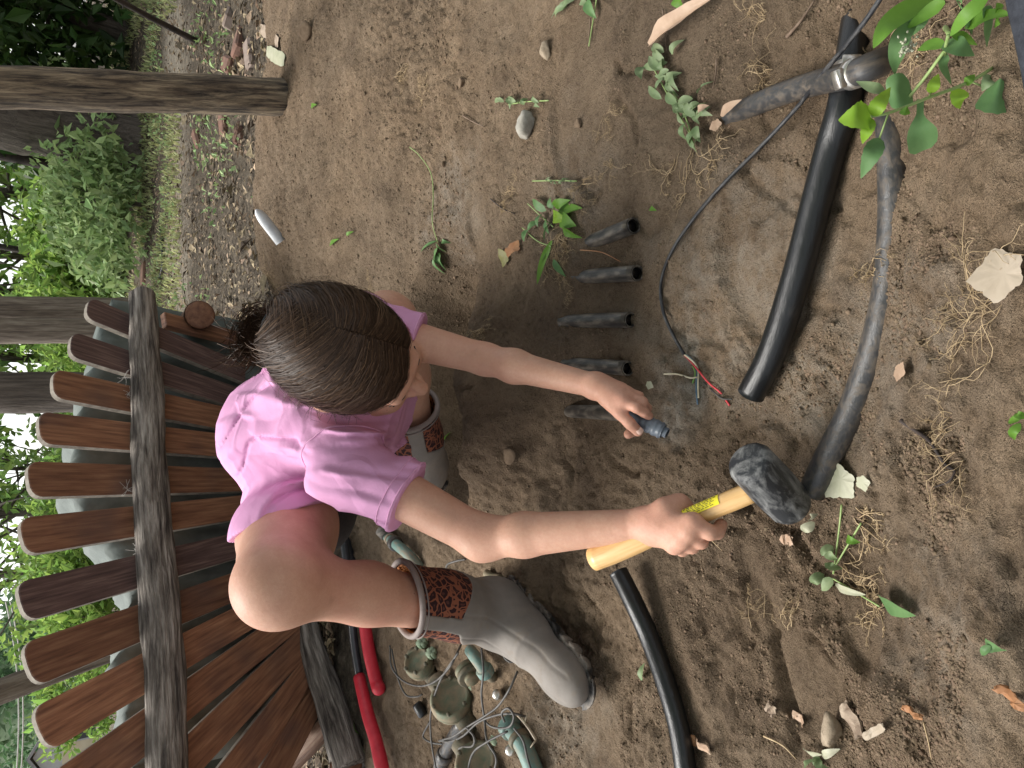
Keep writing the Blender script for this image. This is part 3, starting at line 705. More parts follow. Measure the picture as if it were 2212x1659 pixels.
cv = mesh_obj('canvas_cover', vv, f, MT['canvas'])
tag(cv, 'grey green canvas cover heaped behind the bench slats', 'cover')

# ------------------------------------------------------------------ posts of the arbor
def post(name, pts, r, mat, label, seg=22, noise=.05, ns=0, sink=.05, flat=1.0):
    p = [np.asarray(q, float) for q in pts]; p[0] = p[0] - A(0, 0, sink); m = MB()
    P = p[0][None] + (p[-1] - p[0])[None] * np.linspace(0, 1, 40)[:, None]
    tube(m, P, r, seg, noise=noise, ns=ns, flat=flat)
    b = p[0].copy(); o = m.build(name, mat, origin=b); return tag(o, label, 'post')
b = G(600, 196); dB = (b - CAM) @ FWD
tp = V(-330, 176, dB * .70)
post('arbor_post', [b, tp], [.058, .056, .054, .052], MT['post'], 'thick weathered bark-stripped post standing in the soil mound at upper left', 30, .07, 3, .12)
def vpost(px, py, D, lean, r, mat, label, base_z=0, top=3.6, seg=16, sq=1., ns=0):
    """post standing D metres away whose middle shows at (px, py); lean = sideways drift per metre up"""
    rr = ray(px, py); p = CAM + rr * (D / rr[1]); b = A(p[0] - lean * (p[2] - base_z), D, base_z); t = A(p[0] + lean * (top - p[2]), D, top)
    return post('arbor_post', [b, t], r, mat, label, seg, .035, ns, .1, sq)
vpost(60, 668, 6.5, -.05, .10, MT['post_grey'], 'pale squared arbor post, uppermost of the two side by side past the bench end', seg=12, ns=1)
vpost(60, 714, 6.3, -.045, .095, MT['post_grey'], 'dark arbor post beside the pale squared post past the bench end', seg=12, ns=5)
vpost(50, 848, 5.6, .0, .135, MT['bark'], 'stout grey log post rising behind the middle slats', ns=8)
b1 = V(180, 1425, 3.1); t1 = V(-140, 1545, 2.6); b1 = b1 + (b1 - t1) * (b1[2] / (t1[2] - b1[2])); post('arbor_post', [b1, t1], .050, MT['post_grey'], 'slanting grey post behind the lower slats near the bottom left corner', 14, .04, 9)

# ------------------------------------------------------------------ trees, shrubs and what lies beyond
def leaves(C, S, seed, up=.35, asp=.5, fold=.25):
    """leaf-sized folded blades at points C with lengths S"""
    r = np.random.default_rng(seed); n = len(C)
    d = r.normal(0, 1, (n, 3)); d[:, 2] -= .25; d /= np.linalg.norm(d, axis=1)[:, None]
    nn_ = r.normal(0, 1, (n, 3)); nn_[:, 2] += up * 3; w = np.cross(nn_, d); w /= np.linalg.norm(w, axis=1)[:, None] + 1e-9
    z = np.cross(d, w); S = S[:, None]
    a = C; b = C + d * S * .45 + w * S * asp * .5 + z * S * fold * .4; c = C + d * S - z * S * .12; e = C + d * S * .45 - w * S * asp * .5 + z * S * fold * .4
    v = np.stack([a, b, c, e], 1).reshape(-1, 3); i = np.arange(n)[:, None] * 4
    f = np.concatenate([i + [0, 1, 2], i + [0, 2, 3]], 0); return v, f
def crown_pts(c, rad, n, nclump, seed, spread=.32, shell=.55):
    r = np.random.default_rng(seed); u = r.normal(0, 1, (nclump, 3)); u /= np.linalg.norm(u, axis=1)[:, None]
    k = np.asarray(c) + u * np.asarray(rad) * (shell + (1 - shell) * r.uniform(0, 1, (nclump, 1)))
    sz = r.uniform(.5, 1.3, nclump); idx = r.choice(nclump, n, p=sz / sz.sum())
    g = r.normal(0, 1, (n, 3)); g *= (np.minimum(np.abs(np.linalg.norm(g, axis=1)), 1.6) / np.linalg.norm(g, axis=1))[:, None]
    return k[idx] + g * np.asarray(rad) * spread * sz[idx][:, None] * A(1, 1, .7), k
SKYGAP = [(20, 470, 45, 30), (25, 560, 55, 40), (15, 610, 30, 25), (45, 780, 60, 34), (35, 905, 75, 45), (60, 955, 60, 30), (20, 1030, 40, 35), (30, 1120, 28, 25), (15, 1210, 30, 35), (8, 1330, 30, 70), (0, 1440, 25, 50)]
def gapped(P, seed):
    rel = P - CAM; dz = rel @ FWD; px = 1106 - FPX * (rel @ UP) / dz; py = 829.5 - FPX * (rel @ RIGHT) / dz; m = np.zeros(len(P))
    for gx_, gy_, rx, ry in SKYGAP: m = np.maximum(m, 1 - sst(.55, 1.25, np.hypot((px - gx_) / rx, (py - gy_) / ry) + .45 * fbm(px / 14, py / 14, 2, 93)))
    return P[np.random.default_rng(seed).uniform(0, 1, len(P)) > m * .96]
def tree(name, base, h, c, rad, n, size, mat, label, tr=.12, seed=0, nclump=40, lean=(0, 0), bark='bark', group=None, cat='tree', spread=.28):
    base = np.asarray(base, float); c = np.asarray(c, float)
    t = thing(name, base, label, cat, group); r = np.random.default_rng(seed)
    P, k = crown_pts(c, rad, n, nclump, seed, spread)
    P = gapped(P, seed); n = len(P)
    v, f = leaves(P, size * np.exp(r.normal(0, .25, n)), seed + 1); mesh_obj('crown', v, f, mat, t, smooth=False)
    m = MB(); top = c + A(0, 0, rad[2] * .3)
    p = smooth_path([base - A(0, 0, .15), base * .6 + top * .4 + A(lean[0], lean[1], 0), top], 8); tube(m, p, [tr * 1.25, tr, tr * .75, tr * .25], 12, noise=.08, ns=seed)
    for q in k[:: max(1, nclump // 12)]:
        j = r.integers(8, len(p) - 2); tube(m, smooth_path([p[j], (p[j] + q) / 2 + r.normal(0, .08, 3), q], 4), [tr * .32, tr * .08], 6)
    m.build('trunk', MT[bark], t); return t
def at(px, py, D):   # point on the sight line at D metres forward
    r = ray(px, py); return CAM + r * (D / r[1])
def gnd(x, y): return float(gz0(x, y))
def ontree(px, D): p = at(200, px, D); return A(p[0], D, gnd(p[0], D))
# dark shaded tree, top left corner of the photo
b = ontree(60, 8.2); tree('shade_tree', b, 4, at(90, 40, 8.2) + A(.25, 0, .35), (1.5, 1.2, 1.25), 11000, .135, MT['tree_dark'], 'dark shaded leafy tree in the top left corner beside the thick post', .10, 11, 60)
# leaning old trunk behind the thick post
b = at(236, 318, 7.4); b[2] = gnd(b[0], 7.4); tt_ = at(-260, 200, 7.0)
t = thing('leaning_tree', b, 'old leaning tree with broad furrowed trunk behind the thick post', 'tree')
m = MB(); tube(m, smooth_path([b - A(0, 0, .2), b + (tt_ - b) * .3 + A(.03, 0, 0), tt_], 16), [.36, .27, .25, .22], 26, noise=.12, ns=4); m.build('trunk', MT['bark'], t)
P, k = crown_pts(tt_ + A(0, .2, 1.2), (1.8, 1.4, 1.0), 2500, 40, 5); v, f = leaves(P, np.full(2500, .16), 6); mesh_obj('crown', v, f, MT['tree_mid'], t, smooth=False)
# sunlit trees along the far edge of the grass (photo, left edge, from top to bottom)
TR = [(300, 13.5, 1.9, .17, 'tree_lime', 'bright green tree just below the leaning trunk in the photo'), (430, 12.0, 2.0, .16, 'tree_lime', 'yellow green leafy tree with a dark thin trunk behind the pale shrub'),
      (560, 14.5, 2.3, .17, 'tree_lime', 'bright leafy tree with white sky flecks, above the bench end in the photo'), (640, 11.5, 1.6, .15, 'tree_mid', 'green tree at the bench end right behind the squared posts'),
      (775, 13.0, 1.3, .15, 'tree_lime', 'sunlit tree showing between the squared posts and the stout log post'), (1010, 16.0, 1.1, .15, 'tree_mid', 'green tree below the bright patch of sky behind the fourth slat'),
      (1100, 13.0, 2.0, .16, 'tree_mid', 'leafy tree behind the fifth and sixth slats'), (1230, 16.0, 2.2, .17, 'tree_lime', 'light green tree behind the sixth and seventh slats')]
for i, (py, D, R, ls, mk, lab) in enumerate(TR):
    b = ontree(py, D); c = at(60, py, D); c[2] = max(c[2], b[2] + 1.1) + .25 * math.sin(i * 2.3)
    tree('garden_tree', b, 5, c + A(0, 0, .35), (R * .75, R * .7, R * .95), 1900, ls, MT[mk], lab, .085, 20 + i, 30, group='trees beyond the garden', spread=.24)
# understorey: low leafy shrubs at their feet
SH = [(300, 9.3, .75, 'tree_mid', 'low green shrub at the foot of the leaning trunk'), (350, 7.6, .62, 'shrub_pale', 'pale grey green shrub with rounded leaves, upper of the two pale ones'), (430, 7.0, .60, 'shrub_pale', 'pale grey green shrub with rounded leaves, lower of the two pale ones'),
      (505, 9.0, .7, 'tree_mid', 'dark green shrub behind the lower pale shrub'), (575, 8.6, .75, 'tree_lime', 'bright low shrub above the trailing litter past the bench end'), (650, 9.2, .8, 'tree_lime', 'low bright shrub hidden behind the squared posts'),
      (905, 11.0, .8, 'tree_mid', 'low shrub seen between the third and fourth slats'), (1090, 10., .85, 'tree_mid', 'low shrub seen between the fifth and sixth slats'), (1215, 9.5, .9, 'tree_lime', 'low bright shrub seen between the sixth and seventh slats'),
      (1330, 9.0, .7, 'tree_lime', 'bright yellow green bush under the seventh slat gap'), (1500, 12.0, .8, 'tree_lime', 'bright yellow green bush beside the far house')]
for i, (py, D, R, mk, lab) in enumerate(SH):
    b = ontree(py, D)
    tree('shrub', b, 1, b + A(0, 0, R * .62), (R, R * .8, R * .62), 2200, .10 if 'pale' not in mk else .085, MT[mk], lab, .018, 60 + i, 30, group='shrubs at the garden edge', cat='shrub', spread=.3)
b = G(272, 604); tree('evergreen_seedling', b, .3, b + A(0, 0, .16), (.20, .16, .17), 1500, .035, MT['shrub_pale'], 'small blue green conifer seedling next to the end of the bench rail', .006, 99, 20, cat='shrub')
# thin bare trunks standing in the foliage
for i, (py0, py1, D, r, lab) in enumerate(((405, 366, 7.6, .055, 'dark slim trunk rising through the pale shrub'), (585, 570, 9.8, .04, 'thin straight dark trunk above the bench end in the photo'), (330, 286, 8.4, .014, 'wiry dark sapling stem just below the leaning trunk'), (345, 300, 8.2, .012, 'thinnest wiry stem below the leaning trunk'))):
    a = at(240, py0, D); a[2] = gnd(a[0], D) - .05; c = at(-140, py1 - 60, D); m = MB(); tube(m, smooth_path([a, (a + c) / 2 + A(.03, 0, 0), c], 8), [r, r * .8], 9, noise=.06)
    tag(m.build('bare_trunk', MT['darkwood'], origin=a), lab, 'trunk')
# dark stick leaning across the grass
a = G(424, 92); c = V(236, -10, (a - CAM) @ FWD * .80); m = MB(); tube(m, smooth_path([a - A(0, 0, .03), (a + c) / 2 + A(.004, 0, .006), c + (c - a) * .5], 8), [.020, .017, .012], 9, noise=.12)
for j in range(7):
    q = a + (c - a) * (.15 + .12 * j); tube(m, np.array([q, q + nrm(rng.normal(0, 1, 3)) * .03]), [.004, .001], 5)
tag(m.build('thorny_stick', MT['darkwood'], origin=a), 'dark thorny stick slanting over the grass at the top edge', 'stick')

# wooded hill, house and power line seen through the lower slats
hx = np.linspace(-150, 60, 60); hy = np.linspace(55, 150, 24); HX, HY = np.meshgrid(hx, hy, indexing='ij')
def hillz(x, y): return -3.0 + sst(52, 125, y) * (16 - 15.5 * sst(-42, -17, x) + 3 * fbm(x / 30, y / 30, 2, 90))
HZ = hillz(HX, HY); ih = np.arange(59)[:, None] * 24 + np.arange(23)[None]; fh = np.stack([ih, ih + 24, ih + 25, ih + 1], -1).reshape(-1, 4)
hill = mesh_obj('hill', np.stack([HX.ravel(), HY.ravel(), HZ.ravel()], 1), fh, MT['tree_far'], origin=(0, 60, 0)); tag(hill, kind='structure')
r = np.random.default_rng(31); n = 900; cx = r.uniform(-125, 5, n); cy = r.uniform(54, 120, n); cr = r.uniform(1.6, 3.2, n)
cc = np.stack([cx, cy, hillz(cx, cy) + cr * .8], 1); idx = r.integers(0, n, 30000); g = r.normal(0, 1, (30000, 3)); g /= np.linalg.norm(g, axis=1)[:, None]
v, f = leaves(cc[idx] + g * cr[idx][:, None] * r.uniform(.7, 1.05, (30000, 1)), r.uniform(.7, 1.3, 30000), 32)
tag(mesh_obj('far_wood', v, f, MT['tree_far'], smooth=False, origin=(-40, 80, 0)), 'distant wood covering the hillside beyond the bench', 'wood', kind='stuff')
hp = at(186, 1604, 34.0); hb = A(hp[0], 34.0, hp[2] - 1.0)
ho = thing('house', hb, 'small cream house with grey gable roof seen through the lower slats', 'house')
hu = nrm(A(1, .35, 0)); hv = A(-hu[1], hu[0], 0); m = MB(); box(m, hb + A(0, 0, .9), (hu, hv, A(0, 0, 1)), (1.55, 1.8, .9)); m.build('wall', MT['siding'], ho, False)
m = MB(); e0 = hb + A(0, 0, 1.8); vv = [e0 + hu * s * 1.8 + hv * t * 2.0 for s in (-1, 1) for t in (-1, 1)] + [e0 + A(0, 0, 1.15) + hv * t * 2.0 for t in (-1, 1)]
vv = vv + [q - A(0, 0, .12) for q in vv]; m.add(vv, [(0, 1, 5, 4), (2, 4, 5, 3), (6, 10, 11, 7), (8, 9, 11, 10), (0, 4, 10, 6), (4, 2, 8, 10), (1, 7, 11, 5), (5, 11, 9, 3), (0, 6, 7, 1), (2, 3, 9, 8)]); m.build('roof', MT['roof'], ho, False)
m = MB(); c = hb - hv * 1.79; m.add([c + A(0, 0, 1.8) - hu * 1.5, c + A(0, 0, 1.8) + hu * 1.5, c + A(0, 0, 2.75)], [(0, 1, 2)]); m.build('gable', MT['trim'], ho, False)
for s in (-.75, .55):
    m = MB(); box(m, c + hu * s + A(0, 0, 1.0), (hu, hv, A(0, 0, 1)), (.30, .03, .40)); w = m.build('window', MT['trim'], ho, False)
    m = MB(); box(m, c + hu * s + A(0, 0, 1.0) - hv * .03, (hu, hv, A(0, 0, 1)), (.24, .02, .34)); m.build('pane', MT['glass'], w, False)
for j, dx in enumerate((12, 22)):
    a, c = at(dx, 1300, 30.), at(dx + 14, 1760, 24.); m = MB(); t_ = np.linspace(0, 1, 16)[:, None]; p = a + (c - a) * t_; p[:, 2] -= .5 * (t_ * (1 - t_))[:, 0] * 2
    tube(m, p, .018, 5); tag(m.build('power_line', MT['cobweb']), 'pale overhead wire against the hill, ' + ('nearer the left edge' if j == 0 else 'next to the other wire on its right'), 'wire')

# unseen tree canopy added overhead to keep sun and sky off the pit
b = A(3.1, .5, 0.); t = thing('added_canopy_tree', b, 'unseen tree added outside the frame to shade the pit', 'tree')
r = np.random.default_rng(88); n = 5200; C = np.stack([r.uniform(-1.9, 4.6, n), r.uniform(-4.2, 1.9, n), r.uniform(2.9, 4.2, n)], 1)
C = C[fbm(C[:, 0] * .9, C[:, 1] * .9, 2, 91) + r.uniform(-.4, .4, n) > -.25]
v, f = leaves(C, r.uniform(.14, .26, len(C)), 89, 1.2, .6); mesh_obj('crown', v, f, MT['tree_mid'], t, smooth=False)
m = MB(); tube(m, smooth_path([b - A(0, 0, .2), b + A(-.1, -.1, 1.6), b + A(-.5, -.6, 3.4)], 10), [.22, .18, .12], 16, noise=.1)
for q in ((-1.2, -1.5, 3.4), (.2, 1., 3.5), (1.2, -2.8, 3.5), (4.2, -2.2, 3.7), (-.8, .6, 3.3)): tube(m, smooth_path([b + A(-.3, -.3, 2.4), (b + A(*q)) / 2 + A(0, 0, 1.6), A(*q)], 6), [.07, .02], 8, noise=.1)
m.build('trunk', MT['bark'], t)

m = MB(); tube(m, smooth_path([G(240, 232), G(236, 280), G(240, 330), G(232, 400)], 8), [.05, .045, .035, .02], 10, noise=.15); tag(m.build('fallen_branch', MT['bark']), 'grey fallen branch lying at the foot of the leaning trunk', 'branch')
# ------------------------------------------------------------------ person crouching over the pipes
HC = V(755, 767, .975)                                   # middle of the head
hF = nrm(-UP * .93 - RIGHT * .40 + FWD * .20)           # where the face points: down, a little to her right
hT = nrm(-FWD * .97 + RIGHT * .15 - UP * .02); hT = nrm(hT - hF * (hT @ hF)); hR = nrm(np.cross(hF, hT))
HM = np.stack([hR, hF, hT])                              # head axes: side, face, crown
def H(x, y, z): return HC + hR * x + hF * y + hT * z
person_base = A(-.15, 1.12, 0.)
person = thing('person', person_base, 'person in pink t-shirt and grey boots crouching in the dirt, head bent, holding a mallet', 'person')
shR, elR, wrR = V(748, 1002, 1.015), V(1042, 1163, .965), V(1392, 1133, .868)
shL, elL, wrL = V(752, 700, 1.10), V(1048, 776, 1.085), V(1288, 834, .985)
hipR, knR, anR = V(668, 1066, 1.31), V(606, 1260, .985), V(1050, 1324, 1.275)
hipL, knL, anL = V(700, 900, 1.42), V(836, 694, 1.18), V(902, 988, 1.45)
pel, mid, chs, nck = V(668, 985, 1.36), V(610, 935, 1.205), V(722, 868, 1.115), V(735, 815, 1.06)
lerp = lambda a, b, t: a + (b - a) * t
body = [cap_(pel, mid, .095, .085, .03), cap_(mid, chs, .085, .085, .04), cap_(hipR, hipL, .078, .078, .05),
        cap_(shR, chs, .042, .065, .05), cap_(shL, chs, .040, .065, .05),
        # right arm
        cap_(shR, elR, .039, .0280, .02), cap_(elR, lerp(elR, wrR, .28), .0268, .0274, .022), cap_(lerp(elR, wrR, .28), wrR, .0290, .0190, .012),
        # left arm
        cap_(shL, elL, .036, .0235, .02), cap_(elL, lerp(elL, wrL, .28), .0230, .0240, .014), cap_(lerp(elL, wrL, .28), wrL, .0240, .0165, .014),
        # right leg: thigh, knee, calf
        cap_(hipR, lerp(hipR, knR, .5) + UP * .014, .070, .072, .03), cap_(lerp(hipR, knR, .5) + UP * .014, knR, .072, .054, .03), cap_(lerp(hipR, knR, .6) + UP * .014, knR + UP * .002, .060, .050, .03),
        ell_(knR + UP * .008 - FWD * .010, (.042, .040, .042), k=.04),
        cap_(knR, lerp(knR, anR, .35) + FWD * .014, .040, .042, .03), cap_(lerp(knR, anR, .35) + FWD * .014, anR, .042, .032, .03), cap_(knR, anR, .037, .028, .025),
        # left leg
        cap_(hipL, knL, .082, .046, .04), cap_(knL, lerp(knL, anL, .35), .042, .050, .03), cap_(lerp(knL, anL, .35), anL, .050, .036, .03),
        cap_(nck, H(0, -.030, -.060), .050, .050, .03),
        # head
        ell_(H(0, -.012, .022), (.072, .093, .090), HM, .02), ell_(H(0, .030, -.045), (.058, .058, .072), HM, .035), cap_(H(-.022, .066, -.105), H(.022, .066, -.105), .022, .022, .03),
        cap_(H(-.03, .074, -.052), H(.03, .074, -.052), .020, .020, .03), cap_(H(-.030, .080, .006), H(.030, .080, .006), .010, .010, .02),
        ell_(H(.030, .086, -.014), (.013, .011, .009), HM, .012, True), ell_(H(-.030, .086, -.014), (.013, .011, .009), HM, .012, True),
        ell_(H(.030, .076, -.014), (.012, .012, .011), HM, .004), ell_(H(-.030, .076, -.014), (.012, .012, .011), HM, .004),
        cap_(H(0, .086, -.006), H(0, .112, -.042), .0065, .0105, .010), ell_(H(.0105, .100, -.046), (.008, .010, .007), HM, .006), ell_(H(-.0105, .100, -.046), (.008, .010, .007), HM, .006),
        cap_(H(-.016, .092, -.074), H(.016, .092, -.074), .006, .006, .008), cap_(H(-.014, .089, -.084), H(.014, .089, -.084), .0065, .0065, .008),
        ell_(H(.076, -.008, -.018), (.010, .018, .030), HM, .006), ell_(H(-.076, -.008, -.018), (.010, .018, .030), HM, .006)]
def finger(pts, r0, r1, k=.006):
    out = []
    for i in range(len(pts) - 1):
        t0, t1 = i / (len(pts) - 1), (i + 1) / (len(pts) - 1)
        out.append(cap_(pts[i], pts[i + 1], r0 + (r1 - r0) * t0, r0 + (r1 - r0) * t1, k))
    return out
# ---- mallet first: the right hand closes round its handle
mh = V(1664, 1046, .782); mb_ = V(1282, 1208, .905)
hd = nrm(mb_ - mh)
hx_ = -105 * RIGHT - 115 * UP; hx_ = nrm(hx_ + FWD * (-(hx_ @ hd) / (FWD @ hd)))
def HL(px):                                              # point of the handle axis whose picture lies at px
    ts = np.linspace(0, .3, 301); q = mh[None] + hd[None] * ts[:, None]; rel = q - CAM; pxs = 1106 - FPX * (rel @ UP) / (rel @ FWD); return q[np.argmin(abs(pxs - px))]
g0 = HL(1448); tocam = nrm(CAM - g0); acr = nrm(np.cross(hd, tocam)); acr = acr if acr @ RIGHT < 0 else -acr    # acr: across the handle, towards picture bottom
hw = .0155
mcp = [HL(1492) + tocam * .020 + acr * .006, HL(1474) + tocam * .022 + acr * .013, HL(1456) + tocam * .020 + acr * .018, HL(1440) + tocam * .015 + acr * .021]
pip_ = [HL(1512) + tocam * .012 + acr * .023, HL(1490) + tocam * .002 + acr * .029, HL(1470) + tocam * -.002 + acr * .031, HL(1450) - tocam * .002 + acr * .030]
dip_ = [HL(1528) + tocam * .000 + acr * .026, HL(1490) - tocam * .020 + acr * .014, HL(1470) - tocam * .022 + acr * .015, HL(1452) - tocam * .020 + acr * .014]
tip_ = [HL(1542) - tocam * .010 + acr * .020, HL(1488) - tocam * .022 - acr * .006, HL(1468) - tocam * .023 - acr * .005, HL(1450) - tocam * .021 - acr * .004]
palmR = lerp(wrR, (mcp[1] + mcp[2]) / 2, .55)
body += [cap_(wrR, mcp[i] * .96 + wrR * .04, .0175, .0108 - .0006 * i, .009) for i in range(4)] + [ell_(mcp[i], (.0115, .0115, .0115), k=.006) for i in range(4)]
body += [cap_(lerp(wrR, mcp[0], .3), lerp(wrR, mcp[3], .35), .016, .015, .012), cap_(mcp[0], mcp[3], .0088, .0080, .006)]
for i in range(4): body += finger([mcp[i], pip_[i], dip_[i], tip_[i]], .0098 - .0005 * i, .0074 - .0004 * i, .003)
thb = [lerp(wrR, mcp[0], .25) - acr * .008, HL(1455) - acr * .021 + tocam * .004, HL(1484) - acr * .020 - tocam * .010, HL(1500) - acr * .004 - tocam * .021]
body += finger(thb, .0135, .0085, .012)
# ---- left hand pinching the coupler
Lm = [V(1346, 868, .950), V(1358, 856, .957), V(1353, 846, .968), V(1342, 841, .982)]
cpA, cpB = V(1350, 893, .975), V(1433, 932, .950)
cpx = nrm(cpB - cpA)
Li = [[V(1374, 880, .938), V(1391, 891, .944), V(1402, 899, .953)], [V(1388, 868, .950), V(1398, 882, .968), V(1390, 898, .983)], [V(1380, 856, .962), V(1390, 872, .985), V(1376, 892, .992)], [V(1366, 850, .978), V(1374, 864, .992), V(1362, 880, .997)]]
body += [cap_(wrL, Lm[i], .0150, .0092 - .0005 * i, .010) for i in range(4)] + [cap_(Lm[0], Lm[3], .0085, .0075, .008)]
for i in range(4): body += finger([Lm[i]] + Li[i], .0078 - .0003 * i, .0062 - .0003 * i, .003)
body += finger([V(1312, 862, .968), V(1338, 892, .950)], .0125, .0085, .008) + finger([V(1338, 892, .950), V(1360, 914, .946), V(1378, 932, .951)], .0085, .0072, .003)
body += finger([V(1384, 912, .988), V(1366, 932, .975), V(1357, 938, .972)], .0075, .0066, .004)
v, f = sdf_mesh(body, .0030)
bo = mesh_obj('body', v, f, MT['skin'], person)
# fingernails
def nail(tip, dirn, nor, w=.0058, L=.0085):
    m = MB(); d = nrm(dirn); n_ = nrm(nor - d * (nor @ d)); s = np.cross(d, n_); vv = []
    for i in range(5):
        for j in range(5):
            a = (i / 4 - .5) * 2; b = (j / 4 - .5) * 2
            ww = w * math.sqrt(max(0, 1 - .35 * abs(a) ** 3)); vv.append(tip + d * a * L * .5 + s * b * ww + n_ * (.0008 - .0028 * b * b - .0010 * max(0, a) ** 2))
    m.add(vv, [(i * 5 + j, i * 5 + j + 1, i * 5 + j + 6, i * 5 + j + 5) for i in range(4) for j in range(4)]); m.build('fingernail', MT['nail'], bo)
tp_ = V(1380, 931, .951); dr = nrm(tp_ - V(1364, 912, .945)); nail(tp_ + dr * .002 + nrm(CAM - tp_) * .0082, dr, CAM - tp_)
tp_ = Li[0][2]; dr = nrm(tp_ - Li[0][1]); nr = nrm(CAM - tp_ + RIGHT * .5); nail(tp_ + dr * .001 + nr * .0068, dr, nr, .0048, .007)

# ---- t-shirt: body offset, cut at neck, sleeves and waist, with folds
sl_dR = nrm(elR - shR); sl_dL = nrm(elL - shL); hemR = lerp(shR, elR, .47); hemL = lerp(shL, elL, .52)
wd = nrm(pel - mid)
shirt = [cap_(pel, mid, .113, .098, .03), cap_(mid, chs, .098, .100, .04), cap_(hipR, hipL, .092, .090, .05), cap_(hipR, lerp(hipR, knR, .55) + UP * .012, .094, .092, .03), cap_(shR, chs, .052, .084, .05), cap_(shL, chs, .050, .080, .05),
         cap_(lerp(mid, pel, .5), chs - UP * .035 + FWD * .06, .10, .085, .05),
         cap_(shR, lerp(shR, elR, .8), .053, .047, .03), cap_(shL, lerp(shL, elL, .8), .048, .038, .03)]
nk_ax = nrm(H(0, -.030, -.060) - nck)
hip_cut = hipR + nrm(knR - hipR) * .085; hip_n = nrm(nrm(knR - hipR) + nrm(pel - mid) * .35)
hemcut = pel + nrm(pel - chs) * .16
HP0 = V(570, 1147, 1.15); HPN = nrm(np.cross(V(693, 1082, 1.10) - HP0, V(660, 1150, 1.42) - HP0)); HPN = HPN if (knR - HP0) @ HPN > 0 else -HPN
def shirt_post(Q, d):
    # folds radiating from the armpit, the neck and the bend of the waist
    a1 = nrm(UP * .94 - RIGHT * .33); x1 = nrm(RIGHT * .94 + UP * .33); q = Q - mid
    rid = lambda u, w, s_: np.clip(1 - 3.2 * np.abs(fbm(u, w, 2, s_)), -.12, 1)
    mb2 = 1 - sst(.10, .19, np.linalg.norm(Q - lerp(nck, mid, .45) + RIGHT * .05, axis=1))
    fold = -.0085 * rid((q @ a1) * 5 + 3, (q @ x1) * 21 + 1.2 * vn((q @ a1) * 9, q @ FWD * 9, 5), 71) * mb2
    mR = 1 - sst(.07, .14, np.linalg.norm(Q - lerp(shR, elR, .22), axis=1)); ac = nrm(np.cross(sl_dR, FWD))
    fold = fold - .0078 * rid((Q @ sl_dR) * 7 + (Q @ ac) * 3, (Q @ ac) * 26 - (Q @ sl_dR) * 9, 73) * mR
    tr_ = q @ nrm(pel - chs); fold = fold - .0075 * rid(tr_ * 6, (q @ UP) * 17 + (q @ RIGHT) * 14, 74) * sst(-.06, .10, tr_)
    fold = fold - .0050 * rid((Q @ sl_dL) * 8, (Q @ RIGHT) * 24, 75) * (np.linalg.norm(Q - shL, axis=1) < .22) + .0012
    grv = lambda u, w, s_: np.exp(-(fbm(u, w, 2, s_) / .07) ** 2)
    fold = fold + .0055 * grv((q @ a1) * 4 + 1, (q @ x1) * 15 + .9 * vn((q @ a1) * 8, q @ FWD * 8, 6), 171) * mb2 + .0050 * grv((Q @ sl_dR) * 5, (Q @ ac) * 17 - (Q @ sl_dR) * 7, 173) * mR + .0045 * grv(tr_ * 5, (q @ UP) * 12 + (q @ RIGHT) * 10, 174) * sst(-.04, .10, tr_)
    fold = fold + .0030 * fbm(Q[:, 0] * 13 + Q[:, 1] * 6, Q[:, 2] * 13 - Q[:, 1] * 7, 2, 77)
    d = d + fold
    onR = ((Q - shR) @ sl_dR > .05) & (np.linalg.norm(Q - lerp(shR, elR, .5), axis=1) < .17)
    d = np.where(onR, np.maximum(d, (Q - hemR) @ sl_dR), d)
    onL = ((Q - shL) @ sl_dL > .05) & (np.linalg.norm(Q - lerp(shL, elL, .5), axis=1) < .17)
    d = np.where(onL, np.maximum(d, (Q - hemL) @ sl_dL), d)
    hc1 = (Q - hemcut) @ nrm(pel - chs); d = np.maximum(d, hc1); ts_ = np.clip((Q - shR) @ (elR - shR) / ((elR - shR) @ (elR - shR)), 0, 1); far_ = np.linalg.norm(Q - shR - ts_[:, None] * (elR - shR), axis=1) > .078; d = np.where(far_, np.maximum(d, (Q - HP0) @ HPN), d)
    nb = Q - lerp(nck, H(0, -.030, -.060), .25); d = np.maximum(d, np.where(np.linalg.norm(nb, axis=1) < .12, nb @ nk_ax, -1))
    dn = np.linalg.norm(nb - (nb @ nk_ax)[:, None] * nk_ax, axis=1); d = np.maximum(d, np.where(np.abs(nb @ nk_ax) < .05, .053 - dn, -1))
    return d
v, f = sdf_mesh(shirt, .0029, shirt_post)
st = mesh_obj('shirt', v, f, MT['shirt'], person)
dq = np.linalg.norm(v - V(560, 1105, 1.24), axis=1); sa = st.data.attributes.new('stain', 'FLOAT', 'POINT'); sa.data.foreach_set('value', (1 - sst(.02, .06, dq)).astype(np.float32) * .8)
def ring(c, ax, fun, r, name, mat, par, seg=48, n0=None, rads=None):
    """seam following a surface: rays cast round axis ax at c until fun < 0"""
    ax = nrm(ax); u = nrm(np.cross(ax, A(.3, .2, 1))); w = np.cross(ax, u); pts = []
    for t in np.linspace(0, 2 * math.pi, seg, endpoint=False):
        d = u * math.cos(t) + w * math.sin(t); ts = np.linspace(.012, .16, 90); Q = c + d[None] * ts[:, None]; val = fun(Q); k = np.argmax(val > 0); pts.append(c + d * (ts[k] if val[k] > 0 else ts[-1]))
    P = np.array(pts); P = (np.roll(P, 1, 0) + P * 2 + np.roll(P, -1, 0)) / 4; m = MB(); P = np.vstack([P, P[:1], P[1:2]]); tube(m, P, r, 6, False); return m.build(name, mat, par)
sfun = lambda Q: evall(shirt, Q)
